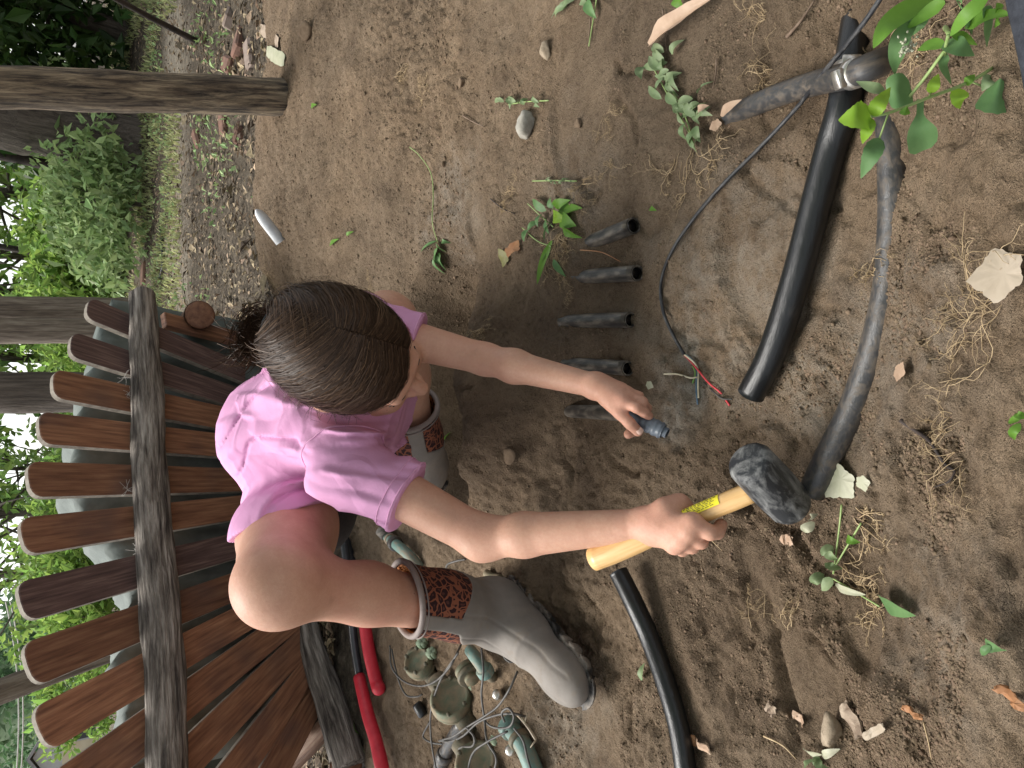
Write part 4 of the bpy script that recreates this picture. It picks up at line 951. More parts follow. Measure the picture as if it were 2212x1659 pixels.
ring(hemR - sl_dR * .003, sl_dR, lambda Q: shirt_post(Q, sfun(Q)), .0011, 'sleeve_hem', MT['seam'], st)
ring(hemR - sl_dR * .018, sl_dR, lambda Q: shirt_post(Q, sfun(Q)), .0009, 'stitching', MT['seam'], st)
ring(hemL - sl_dL * .003, sl_dL, lambda Q: shirt_post(Q, sfun(Q)), .0010, 'sleeve_hem', MT['seam'], st)
ring(lerp(shR, chs, .10), nrm(shR - chs), lambda Q: shirt_post(Q, sfun(Q)), .0013, 'armhole_seam', MT['seam'], st)
m = MB(); nc = lerp(nck, H(0, -.030, -.060), .22); u = nrm(np.cross(nk_ax, RIGHT)); w = np.cross(nk_ax, u)
P = np.array([nc + (u * math.cos(t) + w * math.sin(t)) * .058 for t in np.linspace(0, 2 * math.pi, 41)]); tube(m, P, .007, 10, False, flat=.7); m.build('collar', MT['seam'], st)
# shorts
v, f = sdf_mesh([ell_(pel + nrm(pel - mid) * .04 - UP * .025, (.125, .11, .10), k=.03), cap_(hipR, lerp(hipR, knR, .22), .094, .091, .04), cap_(hipL, lerp(hipL, knL, .5), .094, .082, .04)], .006)
mesh_obj('shorts', v, f, MT['shorts'], person)

# ---- hair: cap, strands combed from a parting back into a low tie, loose tail
cap = [ell_(H(0, -.016, .024), (.0765, .0972, .0942), HM, .02), ell_(H(0, -.060, -.012), (.052, .036, .040), HM, .03)]
def hair_cut(Q, d):
    q = (Q - HC) @ HM.T; line = .012 + .36 * (q[:, 1] - .03) + .40 * np.clip(q[:, 1] - .06, 0, 1)       # hairline: high on the brow, low behind
    low = np.where(q[:, 1] > -.02, line, np.maximum(line - .9 * (-.02 - q[:, 1]), -.075)); return np.maximum(d, low - q[:, 2])
v, f = sdf_mesh(cap, .0035, hair_cut)
hair = mesh_obj('hair', v, f, MT['scalp_hair'], person)
ER = A(.0790, .1000, .0970); EC = A(0, -.016, .024); TIE = A(.004, -.112, -.022)
def proj(q, lift=0.): d = q - EC; return EC + d / (np.linalg.norm(d / (ER + lift), axis=-1)[..., None])
r = np.random.default_rng(12); NS = 24000; NP = 10
side = np.where(r.uniform(0, 1, NS) < .62, 1., -1.)
t0 = r.uniform(0, 1, NS)
part = lambda t: np.stack([-.034 + .034 * t, .086 - .160 * t, .050 + .075 * np.sin((t * .8 + .12) * 3.14)], 1)   # parting from brow to crown
p0 = part(t0) + np.stack([side * (.0006 + r.gamma(1.1, .0010, NS)) + sst(.66, .86, t0) * r.normal(0, .030, NS), r.normal(0, .003, NS), 0 * t0], 1)
fr = 1 - t0
c1 = np.stack([side * (.030 + .058 * fr), .095 * fr - .088 * t0 + r.normal(0, .005, NS), .078 - .072 * fr], 1)
c2 = np.stack([side * (.026 + .060 * fr), -.055 - .050 * t0 + r.normal(0, .006, NS), .022 - .062 * fr + r.normal(0, .006, NS)], 1)
p3 = TIE + r.normal(0, .006, (NS, 3)) + np.stack([side * .006, 0 * t0, .010 * (t0 - .3)], 1)
s0 = np.clip(r.beta(.7, 1.9, NS) * .85, 0, .8) * (r.uniform(0, 1, NS) > .25)                                                       # roots spread along the flow
tt_ = s0[:, None] + (1 - s0)[:, None] * np.linspace(0, 1, NP)[None]
B3 = lambda a, b, c, d, t: ((1 - t) ** 3)[..., None] * a[:, None] + (3 * (1 - t) ** 2 * t)[..., None] * b[:, None] + (3 * (1 - t) * t * t)[..., None] * c[:, None] + (t ** 3)[..., None] * d[:, None]
path = B3(p0, c1, c2, p3, tt_)
lift = (r.gamma(1.5, .0008, NS))[:, None] + .0022 * np.sin(np.linspace(0, 3.14, NP))[None] * r.uniform(.2, 1, NS)[:, None]
clump = .0009 * (np.sin(t0 * 67 + side * 2) + np.sin(t0 * 151))[:, None] * np.linspace(0, 1, NP)[None]
endk = sst(.86, 1., tt_)[..., None]
pj = np.stack([proj(path[:, i]) for i in range(NP)], 1); nrmv = (pj - EC) / ER ** 2; nrmv /= np.linalg.norm(nrmv, axis=-1)[..., None]
pj = pj + nrmv * (lift + clump)[..., None]; path = pj * (1 - endk) + path * endk
fly = r.uniform(0, 1, NS) < .03; path[fly] += (np.linspace(0, 1, NP)[None, :, None] * r.normal(0, .010, (fly.sum(), 1, 3)))
# tail behind the tie
NT_ = 3600; BC = TIE + A(.016, -.018, -.020); tl = np.linspace(0, 1, NP)[None, :, None]
ax_ = r.normal(0, 1, (NT_, 3)) + A(.6, -.9, -.5) * 1.4; ax_ /= np.linalg.norm(ax_, axis=1)[:, None]; e_ = np.cross(ax_, r.normal(0, 1, (NT_, 3))); e_ /= np.linalg.norm(e_, axis=1)[:, None]; g_ = np.cross(ax_, e_)
ph = r.uniform(0, 6.28, (NT_, 1)) + np.linspace(0, 1, NP)[None] * r.uniform(1.2, 3.2, (NT_, 1)); rad_ = (.0225 * r.uniform(.72, 1.06, NT_) + (r.uniform(0, 1, NT_) < .05) * r.uniform(0, .016, NT_))[:, None]
tail = BC + rad_[..., None] * (np.cos(ph)[..., None] * e_[:, None] + np.sin(ph)[..., None] * g_[:, None]) * A(1.35, .9, 1.1)
loose = r.uniform(0, 1, NT_) < .07; tail[loose] += tl * (r.normal(0, .022, (loose.sum(), 1, 3)) + A(.012, -.015, -.02))
# wisps over the neck and temple
NW = 260; w0 = np.stack([.075 * np.ones(NW), r.uniform(-.09, .03, NW), r.uniform(-.03, .01, NW)], 1); w0 = proj(w0)
wisp = w0[:, None] + (A(.012, .02, -.05)[None] * r.uniform(.4, 1.3, (NW, 1)) + r.normal(0, .012, (NW, 3)))[:, None] * tl + r.normal(0, .004, (NW, 1, 3)) * np.sin(tl * 5)
def ribbons(Pl, width, seed, name, par):
    n_, k_, _ = Pl.shape; rr = np.random.default_rng(seed); T = np.gradient(Pl, axis=1); T /= np.linalg.norm(T, axis=-1)[..., None] + 1e-9
    N = (Pl - EC) / ER ** 2; N /= np.linalg.norm(N, axis=-1)[..., None]; N = N + rr.normal(0, .16, (n_, 1, 3)); S_ = np.cross(T, N); S_ /= np.linalg.norm(S_, axis=-1)[..., None] + 1e-9
    wv = width * rr.uniform(.6, 1.3, (n_, 1)) * (1 - .75 * np.linspace(0, 1, k_)[None] ** 3)
    a = Pl - S_ * wv[..., None] / 2; b = Pl + S_ * wv[..., None] / 2
    vv = np.stack([a, b], 2).reshape(-1, 3); vv = HC + vv @ HM
    i = (np.arange(n_)[:, None] * k_ + np.arange(k_ - 1)[None]).reshape(-1, 1) * 2; ff = np.concatenate([i + 0, i + 1, i + 3, i + 2], 1)
    tcv = np.stack([np.repeat(np.tile(np.linspace(0, 1, k_), n_), 2), np.repeat(np.repeat(rr.uniform(0, 1, n_), k_), 2), np.zeros(n_ * k_ * 2)], 1)
    o = mesh_obj(name, vv, ff, MT['hair'], par, True, None, tcv); return o
o = ribbons(path, .0009, 1, 'hair_strands', hair); tag(o, kind='stuff')
o = ribbons(tail, .0011, 2, 'ponytail', hair)
o = ribbons(wisp, .0006, 3, 'loose_wisps', hair); tag(o, kind='stuff')
m = MB(); tq = np.linspace(.04, .55, 30); pp = proj(part(tq), -.0012); tube(m, HC + pp @ HM, [.0003, .0014, .0012, .0003], 6, flat=.6); m.build('parting', MT['skin'], hair)
m = MB(); ta = nrm(A(.10, -.9, -.35)); u = nrm(np.cross(ta, A(1, 0, 0))); w = np.cross(ta, u)
for k in range(3): tube(m, np.array([HC + (TIE + ta * (.004 * k - .006) + (u * math.cos(t) + w * math.sin(t)) * (.0165 + .001 * k)) @ HM for t in np.linspace(0, 2 * math.pi, 30)]), .0028, 8, False)
m.build('hair_tie', MT['tie'], hair)
# eyebrows and lashes
for s in (1, -1):
    m = MB(); tube(m, smooth_path([H(.014 * s, .0905, .006), H(.030 * s, .0885, .011), H(.046 * s, .076, .006)], 5), [.0016, .0026, .0012], 6, flat=.6); m.build('eyebrow', MT['scalp_hair'], bo)
    m = MB(); tube(m, smooth_path([H(.019 * s, .0865, -.018), H(.030 * s, .0895, -.021), H(.042 * s, .083, -.018)], 5), .0010, 5); m.build('eyelashes', MT['scalp_hair'], bo)

# ---- boots
def boot_parts():
    # local frame: heel at origin, toe along +y, sole at z = 0
    sh = [cap_((0, .055, .08), (0, .050, .165), .050, .053, .02), cap_((0, .050, .165), (0, .044, .275), .053, .059, .03)]
    ft = [ell_((0, .048, .050), (.040, .050, .052), k=.03), cap_((0, .055, .075), (.002, .135, .046), .042, .034, .05), cap_((.002, .13, .040), (.004, .205, .033), .038, .032, .03), ell_((.004, .222, .032), (.040, .050, .029), k=.025)]
    allp = sh + ft
    edge = lambda Q: .162 + .030 * np.cos(np.arctan2(Q[:, 0], Q[:, 1] - .05)) * 0 + np.where(np.abs(Q[:, 0]) > 0, -.022 * np.cos(2 * np.arctan2(Q[:, 0], Q[:, 1] - .05)) * -1, 0)
    strip = lambda Q: (np.abs(np.arctan2(Q[:, 0], Q[:, 1] - .048)) < .26) | (np.abs(np.arctan2(Q[:, 0], .048 - Q[:, 1])) < .26)
    top = lambda Q: Q[:, 2] - (.262 - .05 * (Q[:, 1] - .05))
    def rub(Q, d):
        reg = np.where(strip(Q), -1., (Q[:, 2] - edge(Q)))
        d = d - .0018 + .0010 * np.exp(-((np.abs(Q[:, 0]) - .022) / .0024) ** 2) * (Q[:, 1] > .10) * (Q[:, 2] > .05)
        d = d - .0010 * np.exp(-((Q[:, 1] - .155) / .0030) ** 2) * (Q[:, 2] > .03)
        d = np.maximum(np.maximum(d, reg), top(Q)); d = np.maximum(d, -(evall(allp, Q) + .005) if True else d)
        return np.maximum(d, .014 - Q[:, 2])
    lo, hi = A(-.085, -.03, -.01), A(.085, .30, .31)
    o1 = sdf_mesh(allp, .0026, rub, lo=lo, hi=hi)
    o2 = sdf_mesh(sh, .0026, lambda Q, d: np.maximum(np.maximum(np.maximum(d, -(d + .0045)), top(Q)), .125 - Q[:, 2]), lo=lo, hi=hi)
    o3 = sdf_mesh(sh, .0026, lambda Q, d: np.maximum(np.maximum(np.maximum(d + .0048, -(d + .0068)), top(Q) + .004), .16 - Q[:, 2]), lo=lo, hi=hi)
    sol = lambda Q, d: np.maximum(np.maximum(d - np.where(np.sin(Q[:, 1] * 230 + np.abs(Q[:, 0]) * 60) > -.2, .0125, .0075), Q[:, 2] - (.022 + .004 * np.sin(Q[:, 1] * 40))), np.where((np.sin(Q[:, 1] * 260) > .1) & (np.abs(Q[:, 0]) > .012), .004, 0.) - Q[:, 2])
    o4 = sdf_mesh(ft, .0028, sol, lo=lo, hi=hi)
    return o1, o2, o3, o4
BP = boot_parts()
def rimpts(r0, dz):
    P = []
    for t in np.linspace(0, 2 * math.pi, 60, endpoint=False):
        d = A(math.sin(t), math.cos(t), 0); c = A(0, .0445, 0); P.append(c + d * r0 + A(0, 0, .262 - .05 * (.0445 + d[1] * r0 - .05) + dz))
    return np.array(P + P[:2])
def place_boot(M3, org, lab):
    bt = bpy.data.objects.new('boot', None); COL.objects.link(bt); bt.parent = person; bt.empty_display_size = .05; bt['label'] = lab
    W_ = lambda v: org + np.asarray(v) @ M3
    mesh_obj('foot', W_(BP[0][0]), BP[0][1], MT['boot'], bt); mesh_obj('shaft', W_(BP[1][0]), BP[1][1], MT['leopard'], bt)
    mesh_obj('lining', W_(BP[2][0]), BP[2][1], MT['boot_lining'], bt); mesh_obj('sole', W_(BP[3][0]), BP[3][1], MT['sole'], bt, tc=BP[3][0])
    m = MB(); tube(m, W_(rimpts(.0575, -.002)), .0050, 10, False, flat=1.); m.build('rim', MT['boot_trim'], bt)
    m = MB(); tube(m, W_(rimpts(.0600, -.012)), .0014, 6, False); m.build('rim_stitching', MT['boot_trim'], bt)
# right boot: flat on the ground; shaft tilt follows the shin
def gl(p): return float(gz(p[0], p[1])[0])
toe = Zp(1262, 1524, .03); heel = A(anR[0], anR[1], 0)
ty = nrm(A(toe[0] - heel[0], toe[1] - heel[1], 0)); tx = nrm(np.cross(ty, A(0, 0, 1))); bz = nrm(np.cross(tx, ty))
anB = anR
MR = np.stack([tx, ty * 1.06, bz]); orgR = A(anB[0], anB[1], 0) - ty * .056; orgR[2] = gl(orgR + ty * .1) - .004
# lean the upper part of the boot towards the shin
sh_dir = nrm(lerp(knR, anR, .5) - anR); lx, ly = sh_dir @ tx / (sh_dir @ bz), sh_dir @ ty / (sh_dir @ bz)
def lean(v, a, b):
    v = np.array(v); k = np.clip(v[:, 2] - .07, 0, 1); k = k * sst(.07, .13, v[:, 2]); v[:, 0] += (a) * k; v[:, 1] += (b) * k; return v
BP0 = BP; LX, LY = lx, ly + .03
BP = [(lean(v, LX, LY), f) for v, f in BP0]; _rp = rimpts; rimpts = lambda r0, dz: lean(_rp(r0, dz), LX, LY)
place_boot(MR, orgR, 'grey rubber boot with leopard print shaft, planted flat, nearest the lower edge')
# left boot: under the body, shaft along the shin, toes pressed down
BP = BP0; rimpts = _rp
zl = nrm(knL - anL); yl = A(-.15, .75, -.30); yl = nrm(yl - zl * (yl @ zl)); xl = np.cross(yl, zl); ML = np.stack([xl, yl, zl])
place_boot(ML, anL - ML.T @ A(0, .052, .10), 'other boot, tucked in the shade beneath the chest')
# ------------------------------------------------------------------ mallet
mal = thing('mallet', mh - A(0, 0, .04), 'black rubber mallet with pale wooden handle held in the lower hand', 'mallet')
m = MB(); hl = .047; t_ = np.linspace(-1, 1, 17); rad = .0265 * (1 - .05 * np.abs(t_)) * np.where(np.abs(t_) > .95, .90, 1)
P = mh[None] + hx_[None] * (t_ * hl)[:, None]; P = np.vstack([P[0] - hx_ * .002, P, P[-1] + hx_ * .002]); tube(m, P, np.concatenate([[.019], rad, [.019]]), 28); m.build('head', MT['mallet'], mal)
m = MB(); hlL = np.linalg.norm(mb_ - mh); s_ = np.linspace(.018, hlL, 24); tube(m, mh[None] + hd[None] * s_[:, None], [.0118, .0122, .0118, .0120, .0130, .0142, .0155, .0160, .0150], 20)
hdl = m.build('handle', MT['handle'], mal)
# yellow sticker with its print, wrapped on the camera side of the handle
uu = nrm(tocam - hd * (tocam @ hd)); ww = nrm(np.cross(hd, uu)); ww = ww if ww @ RIGHT > 0 else -ww
def stick(s0, s1, a0, a1, rr, name, mat, par):
    m = MB(); vv = []
    for s in np.linspace(s0, s1, 8):
        for a in np.linspace(a0, a1, 8): vv.append(mh + hd * s + (uu * math.cos(a) + ww * math.sin(a)) * rr)
    m.add(vv, [(i * 8 + j, i * 8 + j + 1, i * 8 + j + 9, i * 8 + j + 8) for i in range(7) for j in range(7)]); return m.build(name, mat, par)
stk = stick(.058, .118, .15, 1.25, .0128, 'sticker', MT['yellow'], hdl)
for a0, a1, b in ((.98, 1.10, .0), (.78, .86, .012), (.62, .68, .006), (.46, .52, .016), (.30, .35, .01)):
    s = .061 + b * .4
    while s < .108 - b:
        w_ = random.uniform(.0022, .006); stick(s, s + w_, a0, a1, .01305, 'print', MT['ink'], stk); s += w_ + .0016

# ------------------------------------------------------------------ coupler in the upper hand and the five stubs
def on(px, py, dz): return G(px, py, dz)
def ons(px, py, dz):                                     # same, over the smooth lie of the land
    z = 0.
    for i in range(8): p = Zp(px, py, z); z = float(gz0(p[0], p[1])) + dz
    return Zp(px, py, z)
cpl = thing('barbed_coupler', cpA, 'short dark grey barbed coupler pinched between fingers', 'coupler')
m = MB(); L = np.linalg.norm(cpB - cpA); s_ = np.linspace(0, L, 40); base = .0108
rad = np.array([base + (.0009 if (k % 6) in (0, 1, 2) and s > L * .45 else 0) for k, s in enumerate(s_)]); rad[-2:] = base * .92
tube(m, cpA[None] + cpx[None] * s_[:, None], rad, 26, inner=.002); m.build('sleeve', MT['coupler'], cpl)
m = MB(); tube(m, np.array([cpB - cpx * .006, cpB + cpx * .006]), .0072, 22, inner=.0015); m.build('spigot', MT['coupler'], cpl)
ST = [((1285, 520), (1368, 487), .0125, .0285, 'black pipe stub tilted out of the soil, topmost of five in the photo'), ((1268, 597), (1376, 590), .0122, .030, 'scuffed black pipe stub with damp open mouth, second from the top of five'),
      ((1258, 693), (1362, 691), .0120, .031, 'scuffed black pipe stub, middle one of five in the photo'), ((1246, 786), (1356, 796), .0118, .028, 'muddy black pipe stub just above the reaching forearm, fourth of five'),
      ((1230, 888), (1352, 897), .0112, .030, 'black pipe stub under the reaching hand, lowest of five')]
for (a, b, r0, up, lab) in ST:
    E = ons(b[0], b[1], .009) if lab.find('hand') < 0 else cpA.copy(); S0 = ons(a[0], a[1], -.004)
    d = nrm(E - S0); t = thing('pipe_stub', (S0 + E) / 2 - A(0, 0, .03), lab, 'pipe stub', 'pipe stubs sticking out of the soil')
    m = MB(); tube(m, np.array([S0 - d * .06 + (E - S0 + d * .06) * k for k in np.linspace(0, 1, 14)]), r0, 24, inner=.0028); m.build('pipe', MT['stub'], t)
    m = MB(); tube(m, np.array([E - d * .05, E - d * .006]), r0 - .003, 20); m.build('bore', MT['stub_in'], t)

# ------------------------------------------------------------------ long pipes and cable
def pipe(pts, r, mat, name, label, cat, inner=.003, dz=None, sink=0., n=10, seg=22, start_up=0.):
    P = []
    for i, q in enumerate(pts):
        P.append(ons(q[0], q[1], (r * .92 + .004 if len(q) < 3 else q[2])))
    P = smooth_path(P, n); t = thing(name, P[len(P) // 2] - A(0, 0, r), label, cat); m = MB(); tube(m, P, r, seg, inner=inner); m.build('pipe', mat, t); return t, P
def clamp(P, i, r, par, screw=True):
    d = nrm(P[i + 1] - P[i]); m = MB(); tube(m, np.array([P[i] - d * .006, P[i] + d * .006]), r + .0016, 24); c = m.build('clamp_band', MT['steel'], par)
    if screw:
        u = nrm(nrm(CAM - P[i]) - d * (nrm(CAM - P[i]) @ d)); s = nrm(np.cross(d, u)); m = MB(); box(m, P[i] + u * (r + .004), (d, s, u), (.0055, .009, .004), .001); m.build('clamp_screw', MT['steel'], c)
t, P = pipe([(1622, 852, .020), (1668, 760), (1720, 600), (1760, 450), (1795, 320), (1822, 230), (1838, 140, .010), (1850, 60, -.005), (1862, -30, -.03)], .0165, MT['poly'], 'black_hose', 'thick black flexible hose curving across the pit with open end', 'hose')
clamp(P, 58, .0165, t)
m = MB(); tube(m, np.array([P[0] + (P[1] - P[0]) * .3, P[2]]), .0132, 20); m.build('bore', MT['stub_in'], t)
t, P = pipe([(1560, 262, -.012), (1610, 236, .002), (1680, 206), (1760, 180, .030), (1835, 162, .040), (1885, 142, .030), (1940, 122, -.02)], .0130, MT['poly_dirty'], 'short_pipe', 'muddy black pipe end with steel clamp crossing over the thick hose', 'pipe')
clamp(P, 42, .0130, t)
t, P = pipe([(1752, 1066, .012), (1790, 985, .009), (1838, 890, .004), (1876, 790, .000), (1904, 690, -.003), (1922, 590, -.006), (1930, 470, -.006), (1930, 370, -.004), (1926, 280, -.006), (1920, 180, -.03)], .0145, MT['poly_dirty'], 'buried_pipe', 'long half-buried muddy pipe running from the mallet head along the bank', 'pipe')
t, P = pipe([(1336, 1236, .030), (1368, 1300, .026), (1404, 1380), (1440, 1480), (1466, 1570), (1480, 1660), (1486, 1740)], .0145, MT['poly'], 'black_pipe', 'clean black pipe bending off the bottom edge below the mallet handle', 'pipe')
m = MB(); tube(m, np.array([P[0] + (P[1] - P[0]) * .4, P[3]]), .0112, 20); m.build('bore', MT['stub_in'], t)
cb = [(1925, -40, .03), (1880, 30, .045), (1830, 95, .05), (1770, 168, .044), (1722, 232, .02), (1640, 320, .008), (1560, 400), (1500, 470), (1450, 545), (1428, 610), (1432, 670), (1452, 720), (1478, 766)]
P = smooth_path([on(q[0], q[1], q[2] if len(q) > 2 else .005) for q in cb], 8)
cab = thing('cable', P[50] - A(0, 0, .005), 'thin black cable sweeping over the pit and ending in stripped coloured wires', 'cable'); m = MB(); tube(m, P, .0024, 10); m.build('jacket', MT['cable'], cab)
for nm, mt, w, r0 in (('wire', 'wire_red', [(1476, 764), (1500, 790), (1530, 826), (1556, 848), (1576, 876)], .0013), ('wire', 'wire_white', [(1476, 764), (1500, 784), (1508, 800), (1508, 830), (1509, 860)], .0013), ('wire', 'wire_white', [(1505, 815), (1490, 816), (1462, 808), (1434, 808)], .0012),
                      ('wire', 'wire_blue', [(1476, 764), (1494, 776), (1504, 800), (1504, 840), (1507, 874)], .0012), ('wire', 'wire_green', [(1496, 790), (1502, 806), (1496, 828)], .0011), ('wire', 'wire', [(1520, 826), (1540, 845), (1560, 861), (1582, 862)], .0011)):
    m = MB(); tube(m, smooth_path([on(x, y, .006 if i < 2 else .0025) for i, (x, y) in enumerate(w)], 6), r0, 7); m.build(nm, MT[mt], cab)

# ------------------------------------------------------------------ loppers
lo_ = thing('loppers', on(790, 1500, 0), 'long-handled loppers with red grips and black shafts lying by the bench', 'loppers')
for (sh_, gr, nm) in (([(735, 1120, .03), (752, 1240, .03), (764, 1380, .03), (778, 1470, .03)], [(776, 1462, .03), (794, 1540, .03), (812, 1600, .03), (828, 1670, .03)], 'lower'), ([(740, 1130, .015), (770, 1260, .015), (784, 1310, .018)], [(782, 1300, .02), (796, 1400, .02), (812, 1470, .02), (820, 1492, .018)], 'upper')):
    m = MB(); tube(m, smooth_path([on(*q) for q in sh_], 6), .0125, 16); hnd = m.build('shaft', MT['blacksteel'], lo_)
    m = MB(); P = smooth_path([on(*q) for q in gr], 8); d = nrm(P[-1] - P[-2]); P = np.vstack([P, P[-1] + d * .004, P[-1] + d * .008]); tube(m, P, [.0175] * 12 + [.0185] * 3 + [.014, .008], 18); m.build('grip', MT['red'], hnd)

# ------------------------------------------------------------------ unearthed irrigation valves, fittings and their wires
def lathe(mb, c, ax, prof, seg=26):
    ax = nrm(ax); P = np.array([c + ax * h for h, r in prof]); u = nrm(np.cross(ax, A(.2, .3, .9) if abs(ax[2]) < .9 else A(1, 0, 0))); w = np.cross(ax, u); vv = []; th = np.linspace(0, 2 * math.pi, seg, endpoint=False)
    for (h, r) in prof: vv += [c + ax * h + (u * math.cos(t) + w * math.sin(t)) * r for t in th]
    n_ = len(prof); f = [(i * seg + j, i * seg + (j + 1) % seg, (i + 1) * seg + (j + 1) % seg, (i + 1) * seg + j) for i in range(n_ - 1) for j in range(seg)]
    vv += [c + ax * prof[0][0], c + ax * prof[-1][0]]; a = n_ * seg; f += [(a, (j + 1) % seg, j) for j in range(seg)] + [(a + 1, (n_ - 1) * seg + j, (n_ - 1) * seg + (j + 1) % seg) for j in range(seg)]
    mb.add(vv, f); return mb
def valve(c, ax, R, lab, knobs, body_ax):
    t = thing('irrigation_valve', c - A(0, 0, .03), lab, 'valve', 'dug up irrigation valves'); ax = nrm(ax)
    m = MB(); lathe(m, c, ax, [(-.040, R * .62), (-.022, R * .72), (-.020, R), (-.010, R * 1.04), (-.009, R * .97), (-.007, R * .97), (-.006, R * 1.04), (.006, R), (.010, R * .94), (.014, R * .90), (.013, R * .78), (.007, R * .68), (.009, R * .2)]); m.build('bonnet', MT['valve'], t)
    m = MB(); b = nrm(body_ax - ax * (body_ax @ ax)); tube(m, np.array([c - ax * .03 - b * R * 1.7, c - ax * .03 + b * R * 1.7]), R * .5, 18); m.build('body', MT['valve_d'], t)
    u = nrm(np.cross(ax, b))
    for k in range(6):
        a = k * 1.047 + .4; m = MB(); q = c + (b * math.cos(a) + u * math.sin(a)) * R * .84; tube(m, np.array([q + ax * .010, q + ax * .019]), .0042, 6); m.build('bolt', MT['valve_d'], t)
    for kp in knobs:
        m = MB(); kc = c + b * kp[0] + u * kp[1] + ax * .018
        for s in range(3): a = s * 1.047; box(m, kc, (b * math.cos(a) + u * math.sin(a), -b * math.sin(a) + u * math.cos(a), ax), (.0125, .0045, .008), .001)
        m.build('bleed_knob', MT['mint'], t)
    return t
cc = [(915, 1428), (965, 1448), (1010, 1640), (1045, 1432)]
vax = nrm(A(.75, -.2, .55))
valve(on(905, 1432, .030), nrm(A(.65, -.35, .62)), .034, 'round green irrigation valve nearest the boot shaft, half hidden by wires', [(.02, -.034), (-.02, -.036)], A(.2, 1, 0))
valve(on(975, 1510, .034), nrm(A(.72, -.45, .50)), .045, 'largest round mud-caked green irrigation valve among the wires', [(.012, -.055), (-.018, -.052)], A(.2, 1, 0))
valve(on(1030, 1650, .030), nrm(A(.72, -.4, .5)), .043, 'muddy green irrigation valve cut off by the bottom edge', [(.0, -.055)], A(.2, 1, 0))
def fitting(name, pts, r, mat, lab, cat='pipe', collars=(), cm='valve_d', dz=.012, seg=18):
    P = smooth_path([on(q[0], q[1], q[2] if len(q) > 2 else dz) for q in pts], 8); t = thing(name, P[len(P) // 2] - A(0, 0, r), lab, cat); m = MB(); tube(m, P, r, seg, noise=.02); m.build('pipe', MT[mat], t)
    for (f_, rr, w_, mk) in collars:
        i = int(f_ * (len(P) - 2)); d = nrm(P[i + 1] - P[i]); m = MB(); tube(m, np.array([P[i] - d * w_, P[i] - d * w_ * .8, P[i] + d * w_ * .8, P[i] + d * w_]), [rr * .93, rr, rr, rr * .93], seg); m.build('collar', MT[mk], t)
    return t
fitting('teal_pipe', [(1016, 1405, .03), (1036, 1432, .032), (1052, 1456, .026)], .012, 'pvc', 'short teal pipe elbow beside the boot ankle', collars=[(.98, .0165, .008, 'pvc')])
fitting('union_nut', [(1004, 1440, .03), (1022, 1470, .026)], .015, 'valve', 'olive union nut between the two upper valves', 'fitting', collars=[(.3, .024, .006, 'valve'), (.75, .026, .005, 'valve_d')])
fitting('teal_pipe', [(1098, 1566, .02), (1130, 1610, .018), (1160, 1680, .016)], .0165, 'pvc', 'thick teal pipe leaving the valves at the bottom edge', collars=[(.12, .0215, .010, 'pvc'), (.42, .0205, .006, 'valve_d')])
fitting('grey_conduit', [(1000, 1560, .012), (970, 1610, .012), (950, 1655, .012)], .015, 'poly_dirty', 'dirty grey conduit piece under the wires near the bottom edge', collars=[(.85, .019, .010, 'poly_dirty')])
fitting('old_riser', [(828, 1150, .022), (842, 1164, .022), (856, 1176, .022), (884, 1200, .02), (906, 1226, .014)], .0125, 'pvc', 'old dirty riser pipe with black threaded end between knee and forearm', collars=[(.02, .0160, .012, 'sole'), (.30, .0155, .006, 'bark_chip'), (.50, .0185, .010, 'poly_dirty')])
fitting('leaf_strip', [(1050, 1238, .006), (1062, 1246, .010), (1082, 1250, .006)], .008, 'valve', 'small green plastic scrap in front of the boot ankle', 'scrap')
for i, (px, py, lab) in enumerate(((1062, 1462, 'clear ribbed gel connector next to the teal elbow'), (1076, 1500, 'small clear gel connector in the dark hollow below the ribbed one'), (1104, 1620, 'clear gel connector beside the thick teal pipe'))):
    c = on(px, py, .015); m = MB(); ax = nrm(A(.3, -.5, .6)); lathe(m, c, ax, [(-.012, .008), (-.006, .0105), (0, .009), (.004, .0105), (.010, .009), (.013, .005)], 12); tag(m.build('wire_connector', MT['steel'] if i else MT['valve_d']), lab, 'connector')
